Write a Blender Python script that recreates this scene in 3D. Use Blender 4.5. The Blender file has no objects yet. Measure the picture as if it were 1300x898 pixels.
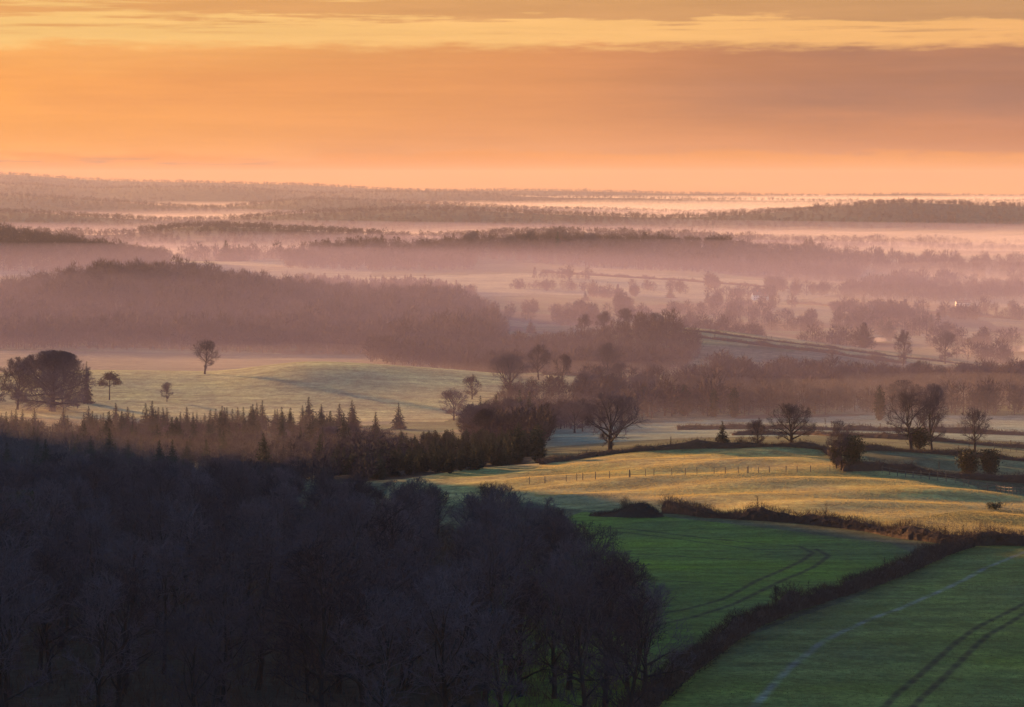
import bpy, math, random
import numpy as np
from mathutils import Vector

random.seed(7)
RNG = np.random.default_rng(11)
C = bpy.context.scene.collection
F, HX, HY, CZ = 3344.0, 650.0, 232.0, 120.0      # focal length in photo pixels, eye-level point, eye height

# ------------------------------------------------------------------ settings to tune
SUN_AZ, SUN_EL = 45.0, 7.0            # degrees to the left of the view axis / above the horizon
SUN_STRENGTH, SUN_COL = 5.0, (1.0, 0.50, 0.17)
SKY_STRENGTH = 0.088
EXPOSURE = 1.65
HAZE_DENS = 0.000052
MIST_DENS = 0.0018

# ------------------------------------------------------------------ terrain heights
COLS = np.array([-150, 0, 130, 260, 400, 550, 700, 850, 1000, 1150, 1300, 1450], float)
def row(*v): return list(v) if len(v) > 1 else [v[0]] * 12
TAB = [
 (60,   row(984)), (120, row(1012)), (200, row(959)), (230, row(898)), (280, row(806)), (330, row(746)), (380, row(700)),
 (430,  row(695,695,692,688,684,678,672,664,660,664,676,690)),
 (475,  row(664,664,662,658,654,647,638,632,628,633,646,660)),
 (525,  row(640,640,636,632,626,617,608,602,599,604,618,632)),
 (580,  row(618,618,615,612,606,598,587,575,568,577,596,610)),
 (640,  row(598,598,596,593,589,582,572,564,560,565,579,590)),
 (720,  row(574,574,572,570,567,563,558,554,552,554,560,566)),
 (800,  row(552,552,550,548,546,546,546,544,543,545,548,550)),
 (880,  row(534,533,532,532,531,530,531,529,528,529,531,533)),
 (930,  row(509,507,506,506,504,505,505,518,519,520,521,522)),
 (1000, row(480,476,471,472,460,469,485,504,506,507,508,509)),
 (1100, row(480,480,480,482,478,480,474,484,490,491,491,491)),
 (1250, row(464,463,464,466,466,468,476,470,473,475,475,475)),
 (1400, row(446,446,447,449,450,450,446,418,433,453,467,470)),
 (1600, row(428,428,427,429,431,433,435,433,438,446,452,455)),
 (2000, row(388,387,364,367,388,392,405,406,407,409,411,412)),
 (2400, row(372,370,372,372,374,374,376,378,380,382,384,386)),
 (2700, row(347,347,348,351,352,352,350,352,358,366,372,372)),
 (3000, row(308,306,322,335,337,337,339,341,346,352,356,356)),
 (3400, row(318,318,322,326,318,316,311,314,324,332,338,338)),
 (4000, row(320)),
 (4600, row(296,296,300,289,294,303,296,301,309,310,316,317)),
 (5500, row(298)),
 (6200, row(268,270,276,280,271,267,272,277,269,259,264,270)),
 (7500, row(282)),
 (8500, row(246,247,254,262,251,257,264,267,265,262,262,262)),
 (9600, row(265)),
 (10700, row(233,235,242,240,247,246,252,255,257,257,257,257)),
 (11700, row(252,252,254,256,258,260,262,262,262,262,262,262)),
 (12800, row(221,222,230,233,236,242,244,248,249,247,249,249)),
 (17000, row(262)),
]
def pchip(x, y, xi):
    """monotone cubic through (x, y[k, ...]) at xi"""
    h = np.diff(x)[:, None]; d = np.diff(y, axis=0) / h
    m = np.zeros_like(y)
    w1 = 2 * h[1:] + h[:-1]; w2 = h[1:] + 2 * h[:-1]
    ok = d[:-1] * d[1:] > 0
    with np.errstate(divide='ignore', invalid='ignore'):
        hm = (w1 + w2) / (w1 / d[:-1] + w2 / d[1:])
    m[1:-1] = np.where(ok, hm, 0); m[0] = d[0]; m[-1] = d[-1]
    k = np.clip(np.searchsorted(x, xi, side='right') - 1, 0, len(x) - 2)
    t = ((xi - x[k]) / (x[k + 1] - x[k]))[:, None]; hh = h[k]
    return ((2*t**3 - 3*t**2 + 1) * y[k] + (t**3 - 2*t**2 + t) * hh * m[k]
            + (-2*t**3 + 3*t**2) * y[k + 1] + (t**3 - t**2) * hh * m[k + 1])
YS = np.array([r[0] for r in TAB], float)
ZT = CZ - (np.array([r[1] for r in TAB], float) - HY) / F * YS[:, None]
LG = np.linspace(math.log(60), math.log(17000), 900)
PXG = np.arange(-150, 1451, 5.0)
_z = pchip(np.log(YS), ZT, LG)                       # (900, 12)
HT = pchip(COLS, _z.T, PXG).T                        # (900, n)

_wr = np.random.default_rng(5)
WAVES = [(_wr.uniform(0, 2*math.pi), _wr.uniform(0, 6.28), s) for s in (1, 1.7, .6, 2.6, .42, 3.4, .3, 1.3) for _ in range(2)]
def undul(x, y):
    """uneven ground: gentle rolls near, longer ones far away"""
    o = 0
    for a, p, s in WAVES:
        o = o + np.sin((x*math.cos(a) + y*math.sin(a)) / (11.0 * s) + p) * s * .035
        o = o + np.sin((x*math.cos(a+1) + y*math.sin(a+1)) / (75.0 * s) + 2*p) * s * .16 * np.clip((y - 500) / 1500, 0, 1)
        o = o + np.sin((x*math.cos(a+2) + y*math.sin(a+2)) / (260.0 * s) + 3*p) * s * .55 * np.clip((y - 2500) / 3000, 0, 2.4)
    return o
SHADE_SPUR = [((-470.0, 250.0), 46.0), ((-440, 480), 46.0), ((-410, 650), 44.0), ((-372, 766), 38.0), ((-346, 822), 8.0), ((-335, 862), -50.0)]  # crest of an out-of-frame hill, shaped to cast the foreground shade
def spur(x, y):
    best = np.full(np.shape(x), 1e9); hh = np.zeros(np.shape(x))
    for (a, ha), (b, hb) in zip(SHADE_SPUR[:-1], SHADE_SPUR[1:]):
        dx, dy = b[0]-a[0], b[1]-a[1]; L2 = dx*dx + dy*dy
        t = np.clip(((x-a[0])*dx + (y-a[1])*dy) / L2, 0, 1)
        d = np.hypot(x - a[0] - t*dx, y - a[1] - t*dy)
        m = d < best; best = np.where(m, d, best); hh = np.where(m, ha + t*(hb-ha), hh)
    return best, hh
def H(x, y):
    x = np.asarray(x, float); y = np.asarray(y, float)
    yc = np.clip(y, 60, 17000)
    px = np.clip(HX + F * x / yc, -150, 1449.9)
    i = np.clip((np.log(yc) - LG[0]) / (LG[1]-LG[0]), 0, 898.999); j = np.clip((px + 150) / 5.0, 0, len(PXG)-1.001)
    i0 = i.astype(int); j0 = j.astype(int); fi = i - i0; fj = j - j0
    z = (HT[i0, j0]*(1-fi)*(1-fj) + HT[i0+1, j0]*fi*(1-fj) + HT[i0, j0+1]*(1-fi)*fj + HT[i0+1, j0+1]*fi*fj)
    near = CZ - 1.7 - 11.8 * np.clip(y, -60, 60) / 60.0
    z = np.where(y < 60, np.minimum(near, CZ - 1.7), z)
    z = z + undul(x, y) * np.clip((y - 40) / 100, 0, 1)
    d, hh = spur(x, y)                                # unseen hill left of the view, added to shade the foreground
    w = np.exp(-.5 * (d / 78.0)**2)
    z = z + w * np.maximum(0, (CZ + hh) - z) * (x < 0)
    t = np.clip(((x + 188)*-32 + (y - 690)*105) / (32*32 + 105*105.), 0, 1)      # unseen knoll, added to shade the misty thicket
    d2 = np.hypot(x + 188 + 32*t, y - 690 - 105*t); z = z + np.exp(-.5*(d2/22.0)**2) * np.maximum(0, CZ - 58 - z) * (x < 0)
    roll = np.clip((y - 425)/40, 0, 1) * np.clip((640 - y)/60, 0, 1)             # long swells of the pasture
    z = z + roll * (.34*np.sin((y + .32*x)/6.3 + .6*np.sin(x/31)) + .22*np.sin((y - .5*x)/3.6 + 1))
    return z
def hz(x, y): return float(H(np.array([x]), np.array([y]))[0])
def G(px, Y):
    x = (px - HX) / F * Y
    return (x, Y, hz(x, Y))
def gp(px, py, lo=150, hi=3500):
    """where the line of sight through (px, py) meets the ground, between the two depths"""
    Y = np.exp(np.linspace(math.log(lo), math.log(hi), 1500)); x = (px - HX) / F * Y
    g = H(x, Y) - (CZ - (py - HY) / F * Y)
    k = np.nonzero(g >= 0)[0]
    if len(k) == 0: k = [int(np.argmax(g))]
    return G(px, float(Y[k[0]]))
def gxy(px, py, lo=150, hi=3500): return gp(px, py, lo, hi)[:2]

# ------------------------------------------------------------------ materials
def nt(name):
    m = bpy.data.materials.new(name); m.use_nodes = True
    n = m.node_tree; n.nodes.clear(); return m, n
def N(n, t, **kw):
    x = n.nodes.new(t)
    for k, v in kw.items():
        if k in ('op',): x.operation = v
        else: setattr(x, k, v)
    return x
def plain(name, col, rough=.85, var=.35, scale=1.5, spec=.15, hue=None, thin=0, rw=.5):
    """base colour that wanders between two shades, in object space, and from object to object"""
    m, n = nt(name); L = n.links.new
    out = N(n, 'ShaderNodeOutputMaterial'); b = N(n, 'ShaderNodeBsdfPrincipled')
    tc = N(n, 'ShaderNodeTexCoord'); no = N(n, 'ShaderNodeTexNoise'); no.inputs['Scale'].default_value = scale; no.inputs['Detail'].default_value = 4
    oi = N(n, 'ShaderNodeObjectInfo')
    mx = N(n, 'ShaderNodeMix', data_type='RGBA')
    lo = tuple(c*(1-var) for c in col); hi_ = tuple(c*(1+var) for c in (hue or col))
    mx.inputs['A'].default_value = (*lo, 1); mx.inputs['B'].default_value = (*hi_, 1)
    ad = N(n, 'ShaderNodeMath', op='MULTIPLY_ADD'); ad.inputs[1].default_value = 1-rw
    s2 = N(n, 'ShaderNodeMath', op='MULTIPLY'); s2.inputs[1].default_value = rw
    L(oi.outputs['Random'], s2.inputs[0]); L(no.outputs['Fac'], ad.inputs[0]); L(s2.outputs[0], ad.inputs[2])
    L(tc.outputs['Object'], no.inputs['Vector']); L(ad.outputs[0], mx.inputs['Factor'])
    L(mx.outputs['Result'], b.inputs['Base Color'])
    b.inputs['Roughness'].default_value = rough; b.inputs['Specular IOR Level'].default_value = spec
    if thin:                                             # blades that let the low sun through
        tl = N(n, 'ShaderNodeBsdfTranslucent'); ms = N(n, 'ShaderNodeMixShader'); ms.inputs[0].default_value = thin
        L(mx.outputs['Result'], tl.inputs['Color']); L(b.outputs[0], ms.inputs[1]); L(tl.outputs[0], ms.inputs[2]); L(ms.outputs[0], out.inputs['Surface'])
    else: L(b.outputs[0], out.inputs['Surface'])
    return m

M = {}
M['bark'] = plain('bark', (.034, .030, .030), .9, .35, 2.0)
M['twig'] = plain('twigs', (.054, .049, .068), .9, .6, .22, hue=(.088, .068, .080), rw=.75)
M['far_twig'] = plain('bare_branches', (.062, .046, .052), .9, .6, .07, hue=(.085, .055, .052))
M['shade_twig'] = plain('shaded_twigs', (.040, .033, .040), .9, .5, .07)  # darker copy of the bare branches: the thicket's shade is in the colour
M['needle'] = plain('spruce_needles', (.026, .038, .024), .8, .45, .8)
M['larch'] = plain('brown_needles', (.085, .055, .035), .85, .4, .8)
M['ever'] = plain('evergreen_leaves', (.035, .042, .020), .7, .5, .6)
M['hedge'] = plain('hedge_twigs', (.060, .044, .046), .9, .45, .35, hue=(.085, .055, .040))
M['wood'] = plain('weathered_timber', (.12, .10, .085), .85, .3, 3.0)
M['wire'] = plain('fence_wire', (.18, .17, .16), .5, .2, 3.0)
M['white'] = plain('white_render', (.80, .80, .80), .8, .08, .4)
M['slate'] = plain('roof_tiles', (.13, .08, .07), .8, .25, .6)
M['dark'] = plain('window_glass', (.03, .035, .04), .15, .2, 1)
M['steel'] = plain('grey_steel', (.25, .26, .28), .5, .2, 1)
M['straw'] = plain('dead_grass', (.34, .25, .13), .9, .3, .8)

def water_mat():
    m, n = nt('still_water'); L = n.links.new
    out = N(n, 'ShaderNodeOutputMaterial'); b = N(n, 'ShaderNodeBsdfPrincipled')
    b.inputs['Base Color'].default_value = (.03, .04, .05, 1); b.inputs['Roughness'].default_value = .08
    no = N(n, 'ShaderNodeTexNoise'); no.inputs['Scale'].default_value = 1.2
    bp = N(n, 'ShaderNodeBump'); bp.inputs['Strength'].default_value = .05
    L(no.outputs['Fac'], bp.inputs['Height']); L(bp.outputs[0], b.inputs['Normal']); L(b.outputs[0], out.inputs['Surface']); return m
M['water'] = water_mat()

def ground_mat():
    m, n = nt('fields_and_turf'); L = n.links.new
    out = N(n, 'ShaderNodeOutputMaterial'); b = N(n, 'ShaderNodeBsdfPrincipled')
    at = N(n, 'ShaderNodeAttribute', attribute_name='albedo'); tc = N(n, 'ShaderNodeTexCoord')
    def noise(scale, detail, sx=1, sy=1, rot=0, rough=.6):
        mp = N(n, 'ShaderNodeMapping'); mp.inputs['Scale'].default_value = (sx, sy, 1); mp.inputs['Rotation'].default_value = (0, 0, rot)
        no = N(n, 'ShaderNodeTexNoise'); no.inputs['Scale'].default_value = scale; no.inputs['Detail'].default_value = detail; no.inputs['Roughness'].default_value = rough
        L(tc.outputs['Object'], mp.inputs['Vector']); L(mp.outputs[0], no.inputs['Vector']); return no.outputs['Fac']
    def ramp(src, a, b_, lo, hi_):
        mr = N(n, 'ShaderNodeMapRange'); L(src, mr.inputs['Value'])
        for k, v in zip(('From Min', 'From Max', 'To Min', 'To Max'), (a, b_, lo, hi_)): mr.inputs[k].default_value = v
        return mr.outputs[0]
    def mul(a, b_):
        mm = N(n, 'ShaderNodeMath', op='MULTIPLY'); L(a, mm.inputs[0]); L(b_, mm.inputs[1]); return mm.outputs[0]
    fine = noise(1.6, 5); tuft = noise(.33, 4); broad = noise(.035, 4); streak = noise(.09, 4, .35, 2.2, .35)
    v = mul(mul(ramp(fine, .3, .7, .62, 1.38), ramp(tuft, .3, .7, .68, 1.32)), mul(ramp(broad, .3, .7, .70, 1.28), ramp(streak, .3, .7, .66, 1.32)))
    sc = N(n, 'ShaderNodeVectorMath', op='SCALE'); L(at.outputs['Color'], sc.inputs[0]); L(v, sc.inputs['Scale'])
    hs = N(n, 'ShaderNodeHueSaturation'); L(sc.outputs[0], hs.inputs['Color']); L(ramp(tuft, .3, .7, .488, .512), hs.inputs['Hue']); L(ramp(broad, .3, .7, .85, 1.15), hs.inputs['Saturation'])
    L(hs.outputs['Color'], b.inputs['Base Color']); b.inputs['Roughness'].default_value = .95; b.inputs['Specular IOR Level'].default_value = .1
    bp = N(n, 'ShaderNodeBump'); bp.inputs['Strength'].default_value = .9; bp.inputs['Distance'].default_value = .35
    L(noise(1.1, 6, rough=.75), bp.inputs['Height']); L(bp.outputs[0], b.inputs['Normal'])
    L(b.outputs[0], out.inputs['Surface']); return m
M['ground'] = ground_mat()

# ------------------------------------------------------------------ object helpers
def tag(o, label=None, cat=None, group=None, kind=None):
    if label: o['label'] = label
    if cat: o['category'] = cat
    if group: o['group'] = group
    if kind: o['kind'] = kind
    return o
def tri_mesh(name, V, T, mat, smooth=False):
    V = np.ascontiguousarray(V, np.float32).reshape(-1, 3); T = np.ascontiguousarray(T, np.int32).reshape(-1, 3)
    me = bpy.data.meshes.new(name)
    me.vertices.add(len(V)); me.vertices.foreach_set('co', V.ravel())
    me.loops.add(T.size); me.loops.foreach_set('vertex_index', T.ravel())
    me.polygons.add(len(T)); me.polygons.foreach_set('loop_start', np.arange(0, T.size, 3, dtype=np.int32))
    me.polygons.foreach_set('loop_total', np.full(len(T), 3, np.int32))
    me.polygons.foreach_set('use_smooth', np.full(len(T), smooth))
    me.update(calc_edges=True); me.validate()
    me.materials.append(M[mat]); return me
def obj(name, me, parent=None, loc=(0, 0, 0)):
    o = bpy.data.objects.new(name, me); C.objects.link(o); o.location = loc; o.parent = parent; return o
def empty(name, loc, rz=0, s=(1, 1, 1)):
    o = bpy.data.objects.new(name, None); C.objects.link(o); o.location = loc; o.rotation_euler = (0, 0, rz); o.scale = s
    o.empty_display_size = .3; return o

class MB:
    def __init__(s): s.V = []; s.T = []; s.n = 0
    def add(s, V, T):
        V = np.asarray(V, float).reshape(-1, 3); T = np.asarray(T, int).reshape(-1, 3)
        s.V.append(V); s.T.append(T + s.n); s.n += len(V)
    def tube(s, pts, rad, k=5, cap=False):
        pts = np.asarray(pts, float); m = len(pts)
        d = np.gradient(pts, axis=0); d /= np.linalg.norm(d, axis=1, keepdims=True) + 1e-9
        ref = np.array([0, 0, 1.]) if abs(d[0, 2]) < .8 else np.array([1., 0, 0])
        a = np.cross(d, ref); a /= np.linalg.norm(a, axis=1, keepdims=True) + 1e-9; b = np.cross(d, a)
        th = np.arange(k) / k * 2 * math.pi
        V = pts[:, None] + (a[:, None]*np.cos(th)[None, :, None] + b[:, None]*np.sin(th)[None, :, None]) * np.asarray(rad)[:, None, None]
        T = []
        for i in range(m-1):
            for j in range(k):
                p, q = i*k+j, i*k+(j+1) % k
                T += [(p, q, q+k), (p, q+k, p+k)]
        if cap:
            for j in range(1, k-1): T.append(((m-1)*k, (m-1)*k+j, (m-1)*k+j+1))
        s.add(V.reshape(-1, 3), T)
    def box(s, c, h, rz=0.0):
        x, y, z = h; ca, sa = math.cos(rz), math.sin(rz)
        V = []
        for dz in (-z, z):
            for dx, dy in ((-x, -y), (x, -y), (x, y), (-x, y)):
                V.append((c[0]+dx*ca-dy*sa, c[1]+dx*sa+dy*ca, c[2]+dz))
        s.add(V, [(0,2,1),(0,3,2),(4,5,6),(4,6,7),(0,1,5),(0,5,4),(1,2,6),(1,6,5),(2,3,7),(2,7,6),(3,0,4),(3,4,7)])
    def blades(s, P, D, w):
        """many thin triangles: base points P, vectors D, base widths w"""
        P = np.asarray(P, float); D = np.asarray(D, float)
        r = RNG.normal(size=P.shape); a = np.cross(D, r); a /= np.linalg.norm(a, axis=1, keepdims=True) + 1e-9
        w = np.broadcast_to(np.asarray(w, float), (len(P),))[:, None]
        V = np.stack([P - a*w*.5, P + a*w*.5, P + D], 1).reshape(-1, 3)
        s.add(V, np.arange(len(P)*3).reshape(-1, 3))
    def leaves(s, P, size, up=0.0):
        """leaf-sized random triangles"""
        P = np.asarray(P, float); n = len(P); size = np.broadcast_to(np.asarray(size, float), (n,))[:, None]
        u = RNG.normal(size=(n, 3)); u /= np.linalg.norm(u, axis=1, keepdims=True)
        v = np.cross(u, RNG.normal(size=(n, 3))); v /= np.linalg.norm(v, axis=1, keepdims=True) + 1e-9
        V = np.stack([P - u*size*.6, P + u*size*.6, P + v*size*.9 + np.array([0, 0, up])*size], 1).reshape(-1, 3)
        s.add(V, np.arange(n*3).reshape(-1, 3))
    def arrays(s): return np.concatenate(s.V), np.concatenate(s.T)
    def mesh(s, name, mat, smooth=False):
        V, T = s.arrays(); return tri_mesh(name, V, T, mat, smooth)

# ------------------------------------------------------------------ trees
def unit(v): return v / (np.linalg.norm(v) + 1e-9)
def bare_tree(seed, h, R, z0, limbs=9, trunk_to=.6, r0=.28, twig=.03, n2=7, n3=6, n4=8, upright=.3, lean=0.0, droop=0.0, flat=1.0):
    """trunk mesh and crown mesh of a leafless broadleaf; z0: crown bottom; the crown fills an ellipsoid"""
    rg = np.random.default_rng(seed); tr, cr = MB(), MB()
    zc, cz = (h + z0) / 2, (h - z0) / 2
    cen = np.array([lean, 0, zc]); ax = np.array([R, R, cz])
    def room(p, d):
        q = (p - cen) / ax; e = d / ax
        A = e @ e; B = q @ e; Cc = q @ q - 1; D = B*B - A*Cc
        if D <= 0: return .15
        return max(.15, (-B + math.sqrt(D)) / A)
    def path(p, d, L, seg, wob, up):
        P = [p]
        for _ in range(seg):
            d = unit(d + rg.normal(size=3)*wob + np.array([0, 0, up])); p = p + d*L/seg; P.append(p)
        return np.array(P), d
    zt = h * trunk_to; zb = max(z0, .13*h)*.85
    tp, _ = path(np.zeros(3) - np.array([0, 0, .4]), np.array([lean*.05, 0, 1.]), zt + .4, 7, .06, .05)
    rad = r0 * np.array([1.5, 1.05, .95, .85, .75, .62, .5, .36])
    tr.tube(tp, rad, 8)
    bP, bD, bW = [], [], []
    def tw(p, d, n, ln, w):
        for _ in range(n):
            dd = unit(d + rg.normal(size=3)*.65 + np.array([0, 0, .12 - droop]))
            bP.append(p); bD.append(dd * min(ln*rg.uniform(.5, 1.2), room(p, dd)*1.3 + .1)); bW.append(w)
    for i in range(limbs):
        f = (i + .3) / limbs
        zl = zb + (zt - zb) * f
        k = np.clip(zl / zt * 7, 0, 6.99); p = tp[int(k)]*(1-(k % 1)) + tp[int(k)+1]*(k % 1)
        a = i*2.4 + rg.uniform(-.5, .5); el = (-.05 + upright) + f*1.15 + rg.uniform(-.15, .15)
        if i == limbs-1: el = 1.45
        d = np.array([math.cos(a)*math.cos(el), math.sin(a)*math.cos(el), math.sin(el)])
        L = room(p, d) * rg.uniform(.75, .95)
        lp, ld = path(p, d, L, 5, .16, .05*flat)
        rl = r0 * (.30 + .25*(1-f)) * min(1, .5 + L/9)
        tr.tube(lp, rl * np.array([1.15, .85, .65, .48, .32, .16]), 5)
        for j in range(n2):
            t = .22 + .78 * (j + rg.uniform(0, .9)) / n2; k = min(t*5, 4.99); q = lp[int(k)]*(1-k % 1) + lp[int(k)+1]*(k % 1)
            ax_d = unit(lp[int(k)+1] - lp[int(k)]); side = unit(np.cross(ax_d, rg.normal(size=3)))
            dd = unit(ax_d*.75 + side*rg.uniform(.55, 1.0) + np.array([0, 0, .15 - droop]))
            L2 = min(L*.55*(1.15 - t*.5), room(q, dd)*.95)
            if L2 < .3: L2 = .3
            sp, sd = path(q, dd, L2, 3, .2, .06 - droop)
            cr.tube(sp, max(.022, rl*.42*(1.1-t*.6)) * np.array([1, .7, .45, .18]), 4)
            tw(sp[-1], sd, 3, L2*.45 + .3, twig)
            for m in range(n3):
                t3 = .2 + .8*(m + rg.uniform(0, .9)) / n3; k3 = min(t3*3, 2.99); q3 = sp[int(k3)]*(1-k3 % 1) + sp[int(k3)+1]*(k3 % 1)
                a3 = unit(sp[int(k3)+1] - sp[int(k3)]); d3 = unit(a3*.7 + unit(np.cross(a3, rg.normal(size=3)))*rg.uniform(.5, 1.0) + np.array([0, 0, .15 - droop]))
                L3 = min(L2*.6*(1.15 - t3*.5) + .2, room(q3, d3))
                tp3, td3 = path(q3, d3, L3, 2, .2, .08 - droop)
                cr.tube(tp3, max(.012, twig*.5) * np.array([1.2, .8, .3]), 3)
                for u in range(n4):
                    s = (u + .5) / n4*2; v = int(min(s, 1.99)); qq = tp3[v]*(1 - s % 1) + tp3[v+1]*(s % 1)
                    tw(qq, td3, 1, L3*.6 + .35, twig*.75)
    cr.blades(bP, np.array(bD), np.array(bW))
    return tr, cr

def conifer(seed, h, R, mat_needle=None, dens=1.0, skirt=.06, tip=1.0, size=.34, col=False):
    """spruce-like: whorls of drooping sprays round a straight stem; col: columnar outline"""
    rg = np.random.default_rng(seed); tr, cr = MB(), MB()
    zz = np.linspace(-.3, h*.97, 7); tr.tube(np.stack([rg.normal(size=7)*.03, rg.normal(size=7)*.03, zz], 1), .02*h*np.linspace(1, .1, 7), 6)
    P, D, W = [], [], []; Q = []
    z = h*skirt
    while z < h*.99:
        t = z / h
        r = R * ((1 - t)**.75 * (1 + .12*math.sin(9*t*3))) * rg.uniform(.8, 1.15) if not col else R * min(1, (1-t)*3.2)**.6 * min(1, .75 + t) * rg.uniform(.85, 1.1)
        nb = max(3, int((6 + 4*(1-t)) * dens))
        a0 = rg.uniform(0, 6.28)
        for b in range(nb):
            a = a0 + b/nb*6.28 + rg.uniform(-.25, .25); rr = r * rg.uniform(.65, 1.12)
            dr = rg.uniform(-.38, -.02) if not col else rg.uniform(.2, .7)
            dirv = np.array([math.cos(a), math.sin(a), dr])
            ns = max(2, int(rr / size * 2.2))
            for s in range(ns):
                f = (s + rg.uniform(0, 1)) / ns
                q = np.array([0, 0, z]) + dirv*rr*f + rg.normal(size=3)*.07*size/.34
                Q.append(q)
        z += h * .034 / dens * rg.uniform(.8, 1.2)
    Q = np.array(Q)
    thin_ = 1 - .72*np.clip(Q[:, 2]/h, 0, 1)**(1.2 if not col else 4)
    cr.leaves(Q, RNG.uniform(.7, 1.3, len(Q))*size*thin_, -.2)
    cr.blades(Q, np.concatenate([Q[:, :2]*.25, RNG.uniform(-.3, .05, (len(Q), 1))], 1) + RNG.normal(size=(len(Q), 3))*.12*thin_[:, None], size*.6*thin_)
    tipP = np.tile([[0, 0, h*.94]], (7, 1)); cr.blades(tipP, np.concatenate([RNG.normal(size=(7, 2))*.05, RNG.uniform(.05, .09, (7, 1))*h*tip], 1), size*.25)
    return tr, cr

def shrub(seed, R, h, n=900, size=.16, leafy=True, stems=9):
    """stems from one base and a clumpy leafy or twiggy crown"""
    rg = np.random.default_rng(seed); tr, cr = MB(), MB()
    clumps = []
    for i in range(stems):
        a = i*2.4; e = rg.uniform(.35, 1.0); top = np.array([math.cos(a)*R*e*.8, math.sin(a)*R*e*.8, h*rg.uniform(.55, .92)*(1.15 - .35*e)])
        mid = top*np.array([.4, .4, .5]); tr.tube([np.array([0, 0, -.2]), mid, top], np.array([.06, .04, .015])*h/3, 4); clumps += [top, mid*1.3]
    clumps = np.array(clumps); k = rg.integers(0, len(clumps), n)
    P = clumps[k] + rg.normal(size=(n, 3))*np.array([R*.24, R*.24, h*.15]); P[:, 2] = np.clip(P[:, 2], .05, h*1.02)
    if leafy: cr.leaves(P, rg.uniform(.6, 1.4, n)*size)
    else: cr.blades(P, np.concatenate([rg.normal(size=(n, 2))*.5, rg.uniform(.1, 1, (n, 1))], 1)*size*4, size*.25)
    return tr, cr

class Kind:
    """one tree form: trunk and crown meshes shared by all its copies"""
    def __init__(s, name, pair, tm, cm, trunk='trunk', crown='crown'):
        s.name = name; s.t = pair[0].mesh(name + '_trunk', tm, True); s.c = pair[1].mesh(name + '_crown', cm); s.tn, s.cn = trunk, crown
        V = pair[1].arrays()[0]; s.h = float(V[:, 2].max())
def plant(k, loc, height=None, rz=None, label=None, cat='tree', group=None, wide=1.0, name=None):
    s = (height / k.h) if height else 1.0
    e = empty(name or k.name, loc, RNG.uniform(0, 6.28) if rz is None else rz, (s*wide, s*wide, s))
    obj(k.tn, k.t, e); obj(k.cn, k.c, e)
    return tag(e, label, cat, group)

# ------------------------------------------------------------------ fields: world polygons with their own soil and crop colours
def inside(poly, X, Y):
    poly = np.asarray(poly); r = np.zeros(X.shape, bool); n = len(poly)
    for i in range(n):
        x1, y1 = poly[i]; x2, y2 = poly[(i+1) % n]
        c = ((y1 > Y) != (y2 > Y)); xi = (x2-x1)*(Y-y1)/((y2-y1) if y2 != y1 else 1e-9) + x1
        r ^= c & (X < xi)
    return r
def seg_d(line, X, Y):
    d = np.full(X.shape, 1e9)
    for (ax, ay), (bx, by) in zip(line[:-1], line[1:]):
        dx, dy = bx-ax, by-ay; t = np.clip(((X-ax)*dx + (Y-ay)*dy) / (dx*dx+dy*dy+1e-9), 0, 1)
        d = np.minimum(d, np.hypot(X-ax-t*dx, Y-ay-t*dy))
    return d
def poly_px(pts, lo, hi): return [gxy(a, b, lo, hi) for a, b in pts]
def poly_y(pts): return [((a-HX)/F*y, y) for a, y in pts]

GREEN = [(640, 735), (700, 662), (740, 650), (845, 656), (950, 668), (1060, 682), (1130, 690), (1160, 702), (1140, 722), (1080, 752), (1000, 782), (940, 808), (860, 862), (780, 940), (600, 940)]
RIGHTF = [(940, 812), (1010, 785), (1090, 757), (1150, 728), (1190, 700), (1240, 690), (1400, 690), (1400, 950), (780, 940), (860, 866)]
HEDGE_A = [(845, 652), (890, 656), (950, 660), (1010, 664), (1060, 669), (1110, 676), (1150, 684), (1200, 690), (1235, 692)]
HEDGE_B = [(1232, 694), (1195, 706), (1160, 722), (1110, 742), (1060, 758), (1010, 774), (960, 794), (915, 822), (870, 856), (815, 905), (780, 940)]
TRACK = [(1305, 700), (1250, 722), (1200, 748), (1150, 770), (1110, 784), (1070, 802), (1040, 818), (1000, 850), (950, 905)]
TRAM = [
 [(700, 664), (800, 672), (900, 684), (960, 690), (1015, 694), (1032, 702), (1015, 714), (960, 738), (920, 760), (870, 774), (800, 786)],
 [(700, 669), (800, 677), (900, 690), (960, 698), (1035, 697), (1052, 706), (1035, 719), (975, 746), (930, 768), (880, 784), (800, 800)],
 [(740, 701), (850, 706), (960, 712)], [(740, 733), (850, 738), (930, 742)],
 [(1305, 764), (1270, 782), (1235, 800), (1200, 828), (1140, 880), (1080, 940)], [(1305, 776), (1280, 792), (1255, 806), (1225, 834), (1170, 886), (1115, 945)],
]
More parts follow.
